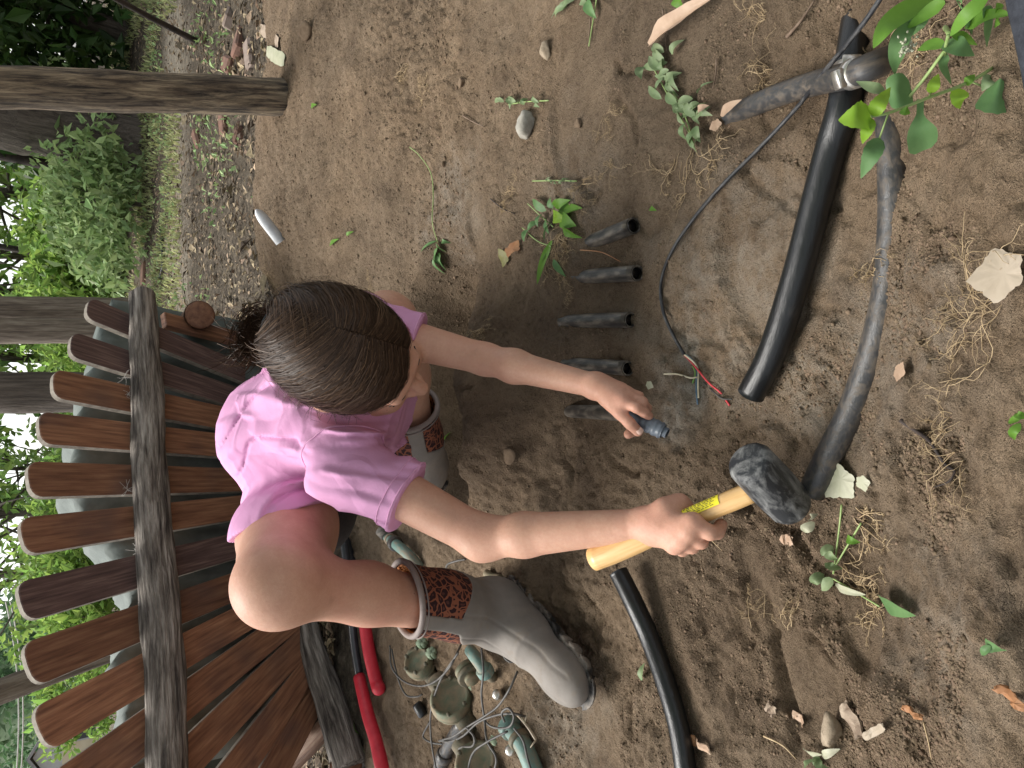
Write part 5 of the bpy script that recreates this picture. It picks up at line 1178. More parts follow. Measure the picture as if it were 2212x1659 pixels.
WR = [([(842, 1395, .03), (846, 1440, .05), (870, 1470, .05), (905, 1482, .06), (940, 1472, .07), (972, 1440, .075), (990, 1405, .05), (998, 1388, .03)], 'long grey wire looping from the boot rim over the upper valve'),
      ([(846, 1402, .02), (858, 1460, .03), (876, 1500, .02), (900, 1505, .02), (912, 1500, .015)], 'short bent grey wire end left of the upper valve'),
      ([(990, 1410, .06), (952, 1468, .07), (932, 1530, .06), (930, 1580, .05), (936, 1630, .04), (948, 1690, .03)], 'straight grey wire crossing the largest valve down to the bottom edge'),
      ([(1040, 1400, .05), (1044, 1450, .06), (1040, 1500, .065), (1046, 1550, .05), (1052, 1600, .05), (1072, 1640, .04), (1058, 1690, .03)], 'grey wire hanging from the boot ankle straight past the union nut'),
      ([(1118, 1450, .03), (1100, 1490, .05), (1076, 1525, .05), (1050, 1545, .055), (1010, 1570, .05), (980, 1590, .05), (950, 1600, .03)], 'grey wire running from the boot toe across the heap'),
      ([(1136, 1548, .02), (1110, 1542, .04), (1076, 1544, .05), (1034, 1560, .055), (1000, 1590, .05), (970, 1602, .04), (948, 1600, .03)], 'grey wire leading from the white splice back across the heap'),
      ([(1090, 1560, .05), (1084, 1540, .055), (1098, 1530, .055), (1110, 1548, .05), (1100, 1570, .05), (1070, 1572, .05), (1050, 1560, .05), (1044, 1540, .05)], 'grey wire curled in a small loop above the teal pipe'),
      ([(1110, 1572, .05), (1130, 1600, .04), (1140, 1640, .035), (1156, 1690, .03)], 'grey wire draped along the thick teal pipe'),
      ([(1008, 1572, .05), (1024, 1592, .055), (1020, 1612, .05), (990, 1620, .04), (986, 1680, .03)], 'short grey wire bending down to the bottom edge'),
      ([(1096, 1580, .04), (1050, 1604, .06), (1020, 1630, .06), (1006, 1690, .03)], 'grey wire arching over the lowest valve'),
      ([(928, 1560, .02), (914, 1590, .02), (932, 1604, .025), (960, 1608, .02), (980, 1616, .02)], 'crinkled grey wire beside the black plug'),
      ([(1086, 1398, .03), (1090, 1420, .03), (1104, 1430, .03), (1118, 1422, .02)], 'short dark wire hook under the boot arch'), ([(964, 1235, .015), (966, 1220, .03), (985, 1212, .03), (1005, 1208, .02)], 'thin dark wire arch between boot and forearm')]
for w, lab in WR:
    m = MB(); tube(m, smooth_path([on(*q) for q in w], 8), .0021, 7); tag(m.build('wire', MT['wire']), lab, 'wire', 'loose wires among the valves')
m = MB(); p = smooth_path([on(1120, 1545, .03), on(1140, 1570, .035), on(1158, 1598, .03)], 6); tube(m, p, .003, 6, noise=.4)
for k in range(9): q = p[rng.integers(2, len(p))]; tube(m, np.array([q, q + rng.normal(0, .008, 3)]), [.0022, .0008], 5)
tag(m.build('splice', MT['leaf_bleach']), 'frayed white wire splice lying by the thick teal pipe', 'splice')
m = MB(); c = on(906, 1530, .012); lathe(m, c, A(.6, .4, .3), [(-.02, .010), (-.016, .013), (.010, .012), (.014, .008)], 16); tag(m.build('black_plug', MT['poly']), 'black ribbed plug lying left of the largest valve', 'plug')

# ------------------------------------------------------------------ trowel, stones, bricks
c0 = on(612, 500, .0); dd_ = (c0 - CAM) @ FWD; tp = V(553, 452, dd_ * .985); c0 = V(592, 503, dd_)
d = nrm(tp - c0); Lb = np.linalg.norm(tp - c0); u = nrm(np.cross(d, nrm(CAM - c0))); nn_ = np.cross(d, u); vv = []
for t in np.linspace(-.4, 1, 16):
    w_ = .018 * (1 if t < .45 else math.sqrt(max(0, 1 - ((t - .45) / .56) ** 2)))
    for b in np.linspace(-1, 1, 9): vv.append(c0 + d * Lb * t + u * w_ * b + nn_ * (.010 * b * b * (w_ / .021)))
vv = np.array(vv); k = len(vv); vv = np.vstack([vv, vv + nn_ * .0016]); f = [(i * 9 + j, i * 9 + j + 1, i * 9 + j + 10, i * 9 + j + 9) for i in range(15) for j in range(8)]; f += [tuple(k + x for x in q[::-1]) for q in f]
f += [(i * 9, (i + 1) * 9, k + (i + 1) * 9, k + i * 9) for i in range(15)] + [(i * 9 + 8, k + i * 9 + 8, k + (i + 1) * 9 + 8, (i + 1) * 9 + 8) for i in range(15)]
tag(mesh_obj('trowel', vv, f, MT['blade']), 'bare metal trowel blade sticking out of the mound edge', 'trowel')
def rock(px, py, s, mat, lab, seed, sq=(1, 1, .7), name='stone', dz=.3, ang=0):
    P = on(px, py, s * dz * .7); r = np.random.default_rng(seed); planes = [nrm(r.normal(0, 1, 3)) for _ in range(9)]
    u, w = np.meshgrid(np.linspace(0, math.pi, 15), np.linspace(0, 2 * math.pi, 24, endpoint=False), indexing='ij'); D = np.stack([np.sin(u) * np.cos(w), np.sin(u) * np.sin(w), np.cos(u)], -1).reshape(-1, 3)
    R = np.ones(len(D))
    for pl in planes: R = np.minimum(R, (.46 + .22 * r.uniform()) / np.maximum(D @ pl, .05))
    R = R * (1 + .05 * fbm(D[:, 0] * 3 + seed, D[:, 1] * 3 + D[:, 2], 3, seed)); v = D * R[:, None] * s * np.array(sq)
    c_, s_2 = math.cos(ang), math.sin(ang); v = v @ np.array([[c_, s_2, 0], [-s_2, c_, 0], [0, 0, 1]]); f = [(i * 24 + j, (i + 1) * 24 + j, (i + 1) * 24 + (j + 1) % 24, i * 24 + (j + 1) % 24) for i in range(14) for j in range(24)]
    return tag(mesh_obj(name, v + P, f, mat), lab, 'stone')
rock(1134, 278, .034, MT['stone'], 'largest pale grey stone half sunk in the soil', 1, (1.1, .8, .75), ang=.5)
rock(1176, 112, .018, MT['stone_tan'], 'small sandy yellow stone near the top edge', 2)
rock(998, 178, .014, MT['crumb'], 'earth-coloured clod above the largest grey stone in the photo', 3)
rock(1250, 268, .010, MT['crumb'], 'small mud-covered pebble just right of the largest grey stone', 4)
rock(662, 72, .034, MT['crumb'], 'soil-covered cobble at the mound edge near the top', 5)
rock(1792, 1584, .019, MT['stone_tan'], 'buff wedge-shaped stone near the bottom edge', 6, (1.2, .8, .7), ang=.2)
rock(958, 356, .008, MT['crumb'], 'small round clod beside the long thin vine', 7); rock(690, 650, .016, MT['crumb'], 'small stone at the mound edge just above the head in the photo', 8)
rock(1100, 985, .016, MT['crumb'], 'pale clod between the hidden boot and the stubs', 9)
for px, py, s, mk, an, lab in ((520, 92, .085, 'brick', .5, 'rust red brick lying behind the thick post near the top'), (545, 118, .07, 'brick_pale', .2, 'pinkish broken brick with chalky face beside the thick post'), (497, 140, .075, 'brick', 1.1, 'dark red brick end touching the thick post'), (488, 262, .075, 'brick', .1, 'red brick just below the thick post in the photo'), (520, 288, .07, 'brick', .9, 'dusty red brick below the thick post, nearer the mound'), (430, 300, .06, 'brick', .4, 'small red brick piece near the worn path'), (498, 40, .07, 'brick_pale', .8, 'grey pink brick half buried at the top edge'), (314, 590, .10, 'brick', .1, 'red brick edging piece by the conifer seedling')):
    P = on(px, py, -.004); m = MB(); tl_ = .22 * math.sin(px * 1.7); box(m, P, (A(math.cos(an), math.sin(an), tl_), A(-math.sin(an), math.cos(an), .15), A(-tl_, -.15, 1)), (s, s * .55, .03), .011); tag(m.build('brick', MT[mk], smooth=False), lab, 'brick')
m = MB(); P = smooth_path([on(345, 480, .012), on(350, 520, .012), on(352, 570, .012), on(346, 600, .012)], 6); tube(m, P, .012, 10); tag(m.build('drip_line', MT['poly']), 'black drip line lying along the worn path', 'drip line')
# edge of the photographer's dark trouser leg in the top right corner
m = MB(); a = V(2244, -140, .40); b = V(2256, 60, .40); c = V(2275, 330, .42); tube(m, smooth_path([a, b, c], 10), [.019, .017, .012, .008], 18, noise=.05)
tag(m.build('dark_cloth', MT['darkcloth']), 'edge of dark blue black cloth in the top right corner', 'cloth')
# ------------------------------------------------------------------ weeds, fallen leaves, roots, twigs
def prof(kind, t):
    if kind == 'ovate': return math.sin(math.pi * t ** .72) ** .85 * (1 - .15 * t)
    if kind == 'lance': return math.sin(math.pi * t ** .85) ** .9
    if kind == 'strap': return min(1, 3.2 * t + .25) * (1 - t ** 3.2) ** .8
    if kind == 'spoon': return (.22 + .78 * sst(.3, .72, t)) * (1 - max(0, (t - .86) / .14) ** 2 * .45)
    if kind == 'heart': return min(1., (.55 + 2.2 * t)) * (1 - t ** 1.7) ** .85 * 1.02
    if kind == 'round': return math.sqrt(max(0, 1 - (2 * t - 1) ** 2)) ** .8
def blade(mb, pts, width, nor, kind='ovate', fold=.22, wav=.0, n=10, serr=0.):
    P = smooth_path(pts, max(2, n // (len(pts) - 1))); k = len(P); T, _, _ = frames(P); nor = nrm(nor); vv = []
    for i in range(k):
        t = i / (k - 1); s = nrm(np.cross(T[i], nor)); nn_ = nrm(np.cross(s, T[i])); w = max(.0003, width * .5 * prof(kind, t)) * (1 + (serr if i % 2 else -serr))
        for b in (-1, -.5, 0, .5, 1): vv.append(P[i] + s * w * b + nn_ * (abs(b) * w * fold + wav * w * math.sin(t * 14 + b * 3)))
    return mb.add(vv, [(i * 5 + j, i * 5 + j + 1, i * 5 + j + 6, i * 5 + j + 5) for i in range(k - 1) for j in range(4)])
MAPLE = [(math.cos(a) * q, math.sin(a) * q) for a in np.linspace(-math.pi / 2, 1.5 * math.pi, 44, endpoint=False) for q in [(.80 + .24 * (1 - abs(math.sin(2.5 * (a - math.pi / 2)))) ** .8 + .03 * math.sin(16 * a + 1)) * (.8 + .2 * math.sin(a))]]
def lobed(mb, c, u, w, size, cup=.12, curl=0., seed=0):
    r = np.random.default_rng(seed); u = nrm(u); n_ = nrm(np.cross(u, w)); w = np.cross(n_, u); vv = []
    for ring_ in (1., .6):
        for (a, b) in MAPLE:
            a2, b2 = a * ring_ * (1 + r.normal(0, .012)), b * ring_; h = cup * (a2 * a2 + b2 * b2) * math.sin(3 * a2 + seed) + curl * a2 * a2 * math.copysign(1, a2) + .02 * r.normal()
            vv.append(c + (u * b2 + w * a2 + n_ * h) * size)
    k = len(MAPLE); vv.append(c + n_ * 0); f = [(j, (j + 1) % k, k + (j + 1) % k, k + j) for j in range(k)] + [(k + j, k + (j + 1) % k, 2 * k) for j in range(k)]
    return mb.add(vv, f)
def rootmesh(mb, px, py, ang, spread, n, L, seed, r0=.0007, lift=.004):
    """fine branching roots lying over the soil; ang = heading in the picture (radians, 0 = right)"""
    r = np.random.default_rng(seed); o = on(px, py, 0); q = on(px + 30 * math.cos(ang), py + 30 * math.sin(ang), 0); d0 = nrm(q - o)[:2]; d0 = d0 / np.linalg.norm(d0)
    def walk(p, a, L_, rad, depth):
        k = max(4, int(L_ / .006)); P = [p]
        for i in range(k): a += r.normal(0, .38); P.append(P[-1] + A(math.cos(a), math.sin(a)) * L_ / k)
        P = np.array(P); z = gfast(P[:, 0], P[:, 1]) + lift * (.3 + .9 * np.abs(np.sin(np.linspace(0, r.uniform(2, 7), len(P))))); tube(mb, np.column_stack([P, z]), [rad, rad * .5], 3, False)
        if depth < 2:
            for j in range(r.integers(2, 5)): i = r.integers(1, len(P)); walk(P[i], a + r.choice([-1, 1]) * r.uniform(.5, 1.2), L_ * r.uniform(.25, .5), rad * .75, depth + 1)
    for i in range(n): walk(o[:2] + r.normal(0, .006, 2), math.atan2(d0[1], d0[0]) + r.normal(0, spread), L * r.uniform(.5, 1.1), r0 * r.uniform(.7, 1.3), 0)
    return mb
UPW = A(0, 0, 1)
# --- big weed hanging in front of the lens, top right
Z3 = lambda x, y: (1810 + x * .2315, y * .2315)
def Q3(x, y, d): a = Z3(x, y); return V(a[0], a[1], d)
root_ = on(2030, 60, 0)
pl = thing('broad_leaf_weed', root_, 'bright leafy weed with long strap leaves growing at the top right corner', 'weed')
NC = nrm(-FWD + UP * .35)
for pts, w, kd, mt in (([(900, -40, .56), (600, 130, .545), (440, 260, .54), (330, 450, .545)], 112, 'strap', 'leaf_fresh'), ([(1400, -30, .48), (1190, 150, .49), (1050, 335, .51)], 80, 'strap', 'leaf_fresh'), ([(1190, 250, .52), (1400, 155, .50), (1610, 140, .48)], 88, 'strap', 'leaf_fresh'),
                       ([(760, 150, .56), (600, 330, .545), (545, 520, .55), (530, 700, .57)], 95, 'lance', 'leaf_matt'), ([(770, 930, .56), (765, 1150, .55), (790, 1405, .565)], 150, 'spoon', 'leaf_matt'), ([(990, 400, .53), (1130, 440, .52), (1275, 520, .525)], 110, 'ovate', 'leaf_matt'),
                       ([(1150, -30, .5), (1120, 40, .51), (1180, 110, .53)], 70, 'lance', 'leaf_matt'), ([(1350, 80, .5), (1390, 180, .51), (1390, 440, .54)], 95, 'lance', 'leaf_matt'), ([(1000, 480, .54), (985, 620, .55), (1060, 790, .57)], 55, 'strap', 'leaf_matt'), ([(1000, 20, .53), (850, 110, .54), (640, 270, .55)], 80, 'strap', 'leaf_fresh'),
                       ([(690, 860, .57), (560, 860, .565), (460, 900, .57)], 190, 'round', 'leaf_matt'), ([(440, 850, .58), (330, 820, .58), (170, 760, .59)], 60, 'lance', 'leaf_wilt'), ([(1250, -20, .5), (1290, 60, .51), (1260, 200, .525)], 80, 'lance', 'leaf_fresh'), ([(860, 60, .55), (740, 210, .55), (700, 330, .56)], 90, 'lance', 'leaf_matt'), ([(1060, 340, .52), (1190, 360, .525), (1300, 420, .54)], 70, 'lance', 'leaf_fresh'), ([(1000, 430, .53), (860, 420, .54), (740, 470, .55)], 75, 'ovate', 'leaf_fresh'), ([(1480, 30, .49), (1500, 140, .5), (1460, 260, .52)], 70, 'lance', 'leaf_fresh'), ([(1150, 120, .51), (1230, 200, .515), (1250, 330, .53)], 85, 'ovate', 'leaf_matt')):
    m = MB(); d = pts[0][2]; blade(m, [Q3(*q) for q in pts], 1.75 * w * .2315 * d / FPX, NC, kd, .20, .04, 12); m.build('leaf', MT[mt], pl)
for pts in ([(990, 480, .535), (800, 740, .56), (600, 980, .57)], [(1030, 330, .515), (1000, 480, .535), (990, 700, .6)], None):
    m = MB(); tube(m, smooth_path([Q3(*q) for q in pts] if pts else [root_ - A(0, 0, .01), (root_ + Q3(1060, 250, .53)) / 2, Q3(1040, 320, .517)], 6), .0013 if pts else .0018, 7); m.build('stem', MT['stem'], pl)
m = MB(); r = np.random.default_rng(4); c = np.array([Q3(640 + r.normal(0, 45), 430 + r.normal(0, 45), .545 + r.normal(0, .004)) for _ in range(60)]); v, f = scatter_blobs(c, np.full(60, .0011), 5, .2, 1.); m.add(v, f); m.build('buds', MT['leaf_pale'], pl)
# --- stem with toothed leaves below it
pl = thing('toothed_weed', on(2140, 130, 0), 'slender weed stem with toothed lime leaves reaching over the hose', 'weed')
m = MB(); tube(m, smooth_path([on(2172, 122, -.005), Q3(1480, 610, .54), Q3(1200, 775, .52), Q3(850, 910, .505), Q3(500, 1045, .50), Q3(310, 1090, .50)], 6), [.0016, .0012, .0009], 7); m.build('stem', MT['stem'], pl)
for pts, w, kd, mt in (([(305, 1085, .50), (160, 1090, .495), (5, 1120, .505)], 250, 'heart', 'leaf_lime'), ([(315, 1080, .50), (390, 960, .492), (490, 815, .50)], 130, 'ovate', 'leaf_lime'), ([(318, 1105, .50), (270, 1220, .495), (228, 1340, .505)], 105, 'ovate', 'leaf_lime'), ([(388, 1285, .51), (310, 1450, .505), (215, 1665, .52)], 150, 'ovate', 'leaf_matt'),
                       ([(868, 870, .506), (900, 780, .50), (940, 690, .505)], 95, 'ovate', 'leaf_lime'), ([(1135, 825, .52), (1130, 920, .512), (1140, 1012, .52)], 135, 'ovate', 'leaf_lime'), ([(1185, 785, .52), (1230, 740, .515), (1278, 695, .52)], 75, 'ovate', 'leaf_fresh'), ([(590, 1025, .50), (630, 1035, .497), (675, 1055, .50)], 80, 'ovate', 'leaf_fresh'),
                       ([(1440, 705, .535), (1400, 760, .53), (1345, 850, .535)], 110, 'ovate', 'leaf_wilt'), ([(1330, 900, .535), (1470, 905, .525), (1615, 930, .53)], 265, 'round', 'leaf_matt'), ([(1530, 1010, .53), (1580, 990, .528), (1630, 960, .53)], 90, 'round', 'leaf_matt')):
    m = MB(); blade(m, [Q3(*q) for q in pts], 1.2 * w * .2315 * pts[0][2] / FPX, NC, kd, .16, .05, 12, .04); lf = m.build('leaf', MT[mt], pl)
for a, b in (((470, 1060, .5), (388, 1290, .51)), ((850, 905, .505), (868, 870, .506)), ((1150, 800, .52), (1135, 830, .52)), ((1490, 615, .54), (1440, 710, .535)), ((1240, 760, .525), (1335, 800, .535))):
    m = MB(); tube(m, np.array([Q3(*a), Q3(*b)]), .0007, 6); m.build('leaf_stalk', MT['stem'], pl)

# --- uprooted weeds lying about
def heap(name, lab, leaves_, stems=(), roots=(), mat='leaf_wilt', lift=.012, seed=0, rm='root', cat='weed'):
    r = np.random.default_rng(seed); base = on(leaves_[0][0], leaves_[0][1], 0) if leaves_ else on(stems[0][0][0], stems[0][0][1], 0); t = thing(name, base, lab, cat)
    for st_ in stems:
        m = MB(); tube(m, smooth_path([on(x, y, lift * .6) for x, y in st_], 6), .0011, 6); m.build('stem', MT['stem'], t)
    for L_ in leaves_:
        x0, y0, x1, y1, w = L_[:5]; kd = L_[5] if len(L_) > 5 else 'ovate'; mk = L_[6] if len(L_) > 6 else mat
        a = on(x0, y0, lift * r.uniform(.4, .9)); b = on(x1, y1, lift * r.uniform(.15, .8)); md = (a + b) / 2 + UPW * r.uniform(.002, .009); d = (a - CAM) @ FWD
        m = MB(); blade(m, [a, md, b], w * d / FPX, nrm(UPW + r.normal(0, .35, 3)), kd, r.uniform(.1, .45), .08, 8); m.build('leaf', MT[mk], t)
    if roots:
        m = MB()
        for i, q in enumerate(roots): rootmesh(m, *q, seed=seed + 50 + i)
        m.build('roots', MT[rm], t)
    return t
def rl(cx, cy, rx, ry, n, L, w, seed, head=None):
    r = np.random.default_rng(seed); out = []
    for i in range(n):
        x, y = cx + r.normal(0, rx), cy + r.normal(0, ry); a = r.uniform(0, 6.28) if head is None else head + r.normal(0, .7); l = L * r.uniform(.7, 1.3); out.append((x, y, x + l * math.cos(a), y + l * math.sin(a), w * r.uniform(.7, 1.3)))
    return out
heap('wilted_weed', 'wilted uprooted weed with pale leaves beside the muddy pipe end', rl(1432, 150, 22, 30, 16, 34, 17, 1) + rl(1480, 250, 26, 34, 22, 36, 18, 2), [[(1420, 100), (1440, 170), (1480, 250), (1500, 320)], [(1405, 135), (1440, 200), (1490, 290)]], [(1500, 325, 1.9, .35, 3, .09), (1470, 340, 1.9, .35, 3, .10), (1530, 310, 1.4, .4, 3, .06)], seed=3)
heap('uprooted_weed', 'fresh green uprooted weed with root tangle above the topmost stub', [(1180, 455, 1150, 430, 22), (1195, 450, 1190, 425, 20), (1200, 450, 1232, 432, 24, 'ovate', 'leaf_fresh'), (1205, 458, 1258, 450, 30, 'ovate', 'leaf_fresh'), (1210, 470, 1245, 488, 34, 'ovate', 'leaf_fresh'), (1195, 465, 1228, 475, 30, 'ovate', 'leaf_lime'), (1215, 492, 1258, 514, 24, 'ovate', 'leaf_fresh'), (1180, 470, 1186, 505, 20), (1170, 462, 1162, 490, 18), (1190, 480, 1176, 520, 16), (1165, 480, 1140, 500, 18), (1140, 496, 1132, 522, 17, 'ovate', 'leaf_matt')],
     [[(1140, 440), (1170, 468), (1195, 490)], [(1128, 492), (1160, 520), (1190, 532)]], [(1205, 510, 1.6, .6, 7, .07), (1220, 500, 1.2, .7, 5, .05), (1195, 540, 1.8, .5, 5, .07)], 'leaf_matt', seed=7)
heap('grassy_weed', 'small strap-leaved weed with roots below the fresh uprooted weed', [(1192, 520, 1160, 614, 16, 'strap', 'leaf_fresh'), (1180, 545, 1172, 580, 11, 'strap', 'leaf_matt'), (1195, 560, 1222, 598, 14, 'lance', 'leaf_matt')], [], [(1200, 560, .8, .5, 5, .05)], seed=8)
heap('limp_vine', 'limp vine with long bare stem lying on the soil mound', [(945, 520, 908, 545, 12), (942, 525, 965, 545, 14), (945, 535, 940, 570, 16), (950, 545, 965, 585, 18), (940, 550, 958, 575, 16), (955, 520, 975, 525, 10), (935, 560, 962, 592, 12)], [[(885, 318), (905, 335), (930, 372), (936, 420), (934, 480), (946, 525)]], [], 'leaf_matt', seed=9)
heap('weed_sprig', 'little toothed sprig lying just above the largest grey stone in the photo', rl(1130, 222, 22, 5, 12, 16, 9, 10), [[(1098, 226), (1135, 220), (1185, 217)]], [], seed=10)
heap('grass_stalk', 'pale green grass seed stalk lying below the largest grey stone in the photo', rl(1200, 391, 22, 2, 10, 8, 5, 11, 0), [[(1150, 391), (1200, 390), (1246, 391)]], [], 'leaf_wilt', seed=11)
heap('top_edge_weed', 'drooping green sprig at the top edge left of the curled brown leaf', [(1230, 0, 1190, 40, 20), (1245, -5, 1215, 25, 18), (1268, 0, 1288, 40, 26, 'ovate', 'leaf_matt'), (1225, 12, 1200, 38, 14), (1255, 0, 1275, 12, 18)], [[(1290, -10), (1282, 40), (1272, 100)]], [], 'leaf_wilt', seed=12)
heap('leafy_scrap', 'fresh green leaf tip at the very top next to the curled brown leaf', [(1465, -20, 1480, 22, 40, 'ovate', 'leaf_fresh')], seed=13)
heap('trampled_weed', 'trampled weed with pale leaves and roots right of the mallet head', [(1760, 1128, 1738, 1150, 26, 'ovate', 'leaf_pale'), (1752, 1122, 1768, 1110, 18, 'ovate', 'leaf_pale'), (1800, 1180, 1775, 1200, 26), (1790, 1190, 1812, 1210, 24), (1780, 1240, 1760, 1262, 26), (1800, 1250, 1775, 1276, 28), (1805, 1262, 1870, 1285, 18, 'strap', 'leaf_pale'), (1830, 1160, 1858, 1172, 20, 'ovate', 'leaf_fresh'), (1790, 1215, 1820, 1228, 20)],
     [[(1860, 1130), (1830, 1180), (1800, 1230)], [(1818, 1090), (1812, 1150), (1800, 1240)], [(1800, 1250), (1850, 1280), (1900, 1310)]], [(1850, 1120, .3, .8, 6, .05), (1820, 1210, 1.2, .8, 6, .05), (1880, 1270, .2, 1.0, 6, .04)], seed=14)
heap('green_scrap', 'blurred dark green leaf near the right edge below the trampled weed', [(1900, 1290, 1978, 1330, 44, 'ovate', 'leaf_matt')], [], [(1890, 1320, 2.6, .8, 5, .03)], seed=15)
heap('edge_sprig', 'small green sprig at the right edge halfway down', [(2205, 905, 2178, 912, 20, 'ovate', 'leaf_fresh'), (2205, 915, 2192, 950, 20, 'ovate', 'leaf_fresh'), (2215, 900, 2200, 890, 18, 'ovate', 'leaf_fresh')], seed=16)
heap('bottom_sprig', 'pale torn green sprig at the bottom edge right of the buff stone', [(1775, 1630, 1735, 1615, 16, 'lance', 'leaf_pale'), (1770, 1635, 1765, 1660, 22, 'ovate', 'leaf_wilt'), (1775, 1632, 1815, 1618, 18, 'lance', 'leaf_pale'), (1768, 1640, 1795, 1662, 20, 'ovate', 'leaf_wilt'), (1760, 1640, 1740, 1655, 16, 'ovate', 'leaf_wilt')], seed=17)
heap('dark_green_leaf', 'crumpled dark green leaf near the right edge low in the photo', [(2128, 1385, 2175, 1405, 34, 'ovate', 'leaf_matt'), (2140, 1395, 2120, 1415, 18, 'ovate', 'leaf_matt')], seed=18)
heap('grass_tuft', 'thin grass blades by the lopper grip at the bottom left', [(758, 1600, 742, 1655, 7, 'strap', 'leaf_lime'), (770, 1580, 752, 1640, 7, 'strap', 'leaf_fresh'), (778, 1590, 790, 1630, 6, 'strap', 'leaf_wilt'), (775, 1585, 765, 1560, 6, 'strap', 'leaf_fresh')], seed=19)
# single fallen leaves
def single(name, lab, x0, y0, x1, y1, w, mk, kd='ovate', lift=.006, fold=.2, seed=0, wav=.08):
    a, b = on(x0, y0, lift), on(x1, y1, lift); m = MB(); blade(m, [a, (a + b) / 2 + UPW * .004, b], w * ((a - CAM) @ FWD) / FPX, UPW + np.random.default_rng(seed).normal(0, .2, 3), kd, fold, wav, 10); return tag(m.build(name, MT[mk]), lab, 'leaf')
single('curled_leaf', 'long curled dry brown leaf at the top edge', 1402, 98, 1545, -8, 40, 'leaf_tan', 'strap', .016, .9, 1, .15)
single('dry_leaf', 'small tan leaf standing at the muddy pipe end', 1556, 250, 1602, 215, 24, 'leaf_tan', 'ovate', .02, .15, 2)
single('dry_leaf', 'pinkish shrivelled leaf amid the wilted weed', 1508, 245, 1532, 228, 22, 'leaf_tan', 'ovate', .02, .5, 3)
for i, (a, b, c, d, w, lab) in enumerate(((958, 952, 976, 932, 15, 'torn green leaf lying between hidden boot and stubs'), (712, 530, 732, 516, 12, 'small green leaf on the mound above the head in the photo'), (748, 508, 764, 500, 8, 'tiny green leaf sliver on the mound near the trowel'), (1385, 1470, 1392, 1432, 18, 'small green leaf beside the clean black pipe'), (1405, 448, 1418, 455, 12, 'tiny fresh green leaf between topmost stub and root tangle'), (672, 232, 684, 226, 12, 'small green seedling leaf at the thick post foot'))):
    single('green_leaf', lab, a, b, c, d, w, 'leaf_fresh' if i != 3 else 'leaf_wilt', 'ovate', .006, .2, 20 + i)
for x, y, s, mk, lab, an, sd in ((2168, 590, 74, 'leaf_bleach', 'large bleached lobed leaf on the bank at the right edge', 2.9, 1), (1815, 1035, 52, 'leaf_pale', 'pale green lobed leaf under the buried pipe next to the mallet head', 2.2, 2), (1104, 536, 26, 'leaf_orange', 'curled rusty orange lobed leaf near the uprooted weed', .4, 3), (1088, 556, 24, 'leaf_olive', 'olive lobed leaf tucked under the rusty orange one', 2.8, 4), (1401, 831, 12, 'leaf_pale', 'tiny yellowish lobed leaf on the pale ash patch', .5, 5), (1940, 802, 26, 'leaf_tan', 'dull brown lobed leaf half covered with soil beyond the buried pipe', .2, 6), (1862, 1040, 22, 'leaf_pale', 'folded pale leaf right of the pale green lobed leaf', 1.2, 7), (1545, 268, 18, 'leaf_tan', 'small brown lobed leaf fragment by the wilted weed roots', 1.5, 8)):
    c = on(x, y, .008 if sd != 3 else .014); q = on(x + 30 * math.cos(an), y + 30 * math.sin(an), .008); m = MB(); u = nrm(q - c); nz = nrm(UPW + np.random.default_rng(sd).normal(0, .18, 3)); lobed(m, c, u, nrm(np.cross(nz, u)), s * ((c - CAM) @ FWD) / FPX, .10 if sd not in (3, 4) else .35, .0 if sd not in (3,) else .25, sd); tag(m.build('lobed_leaf', MT[mk]), lab, 'leaf')
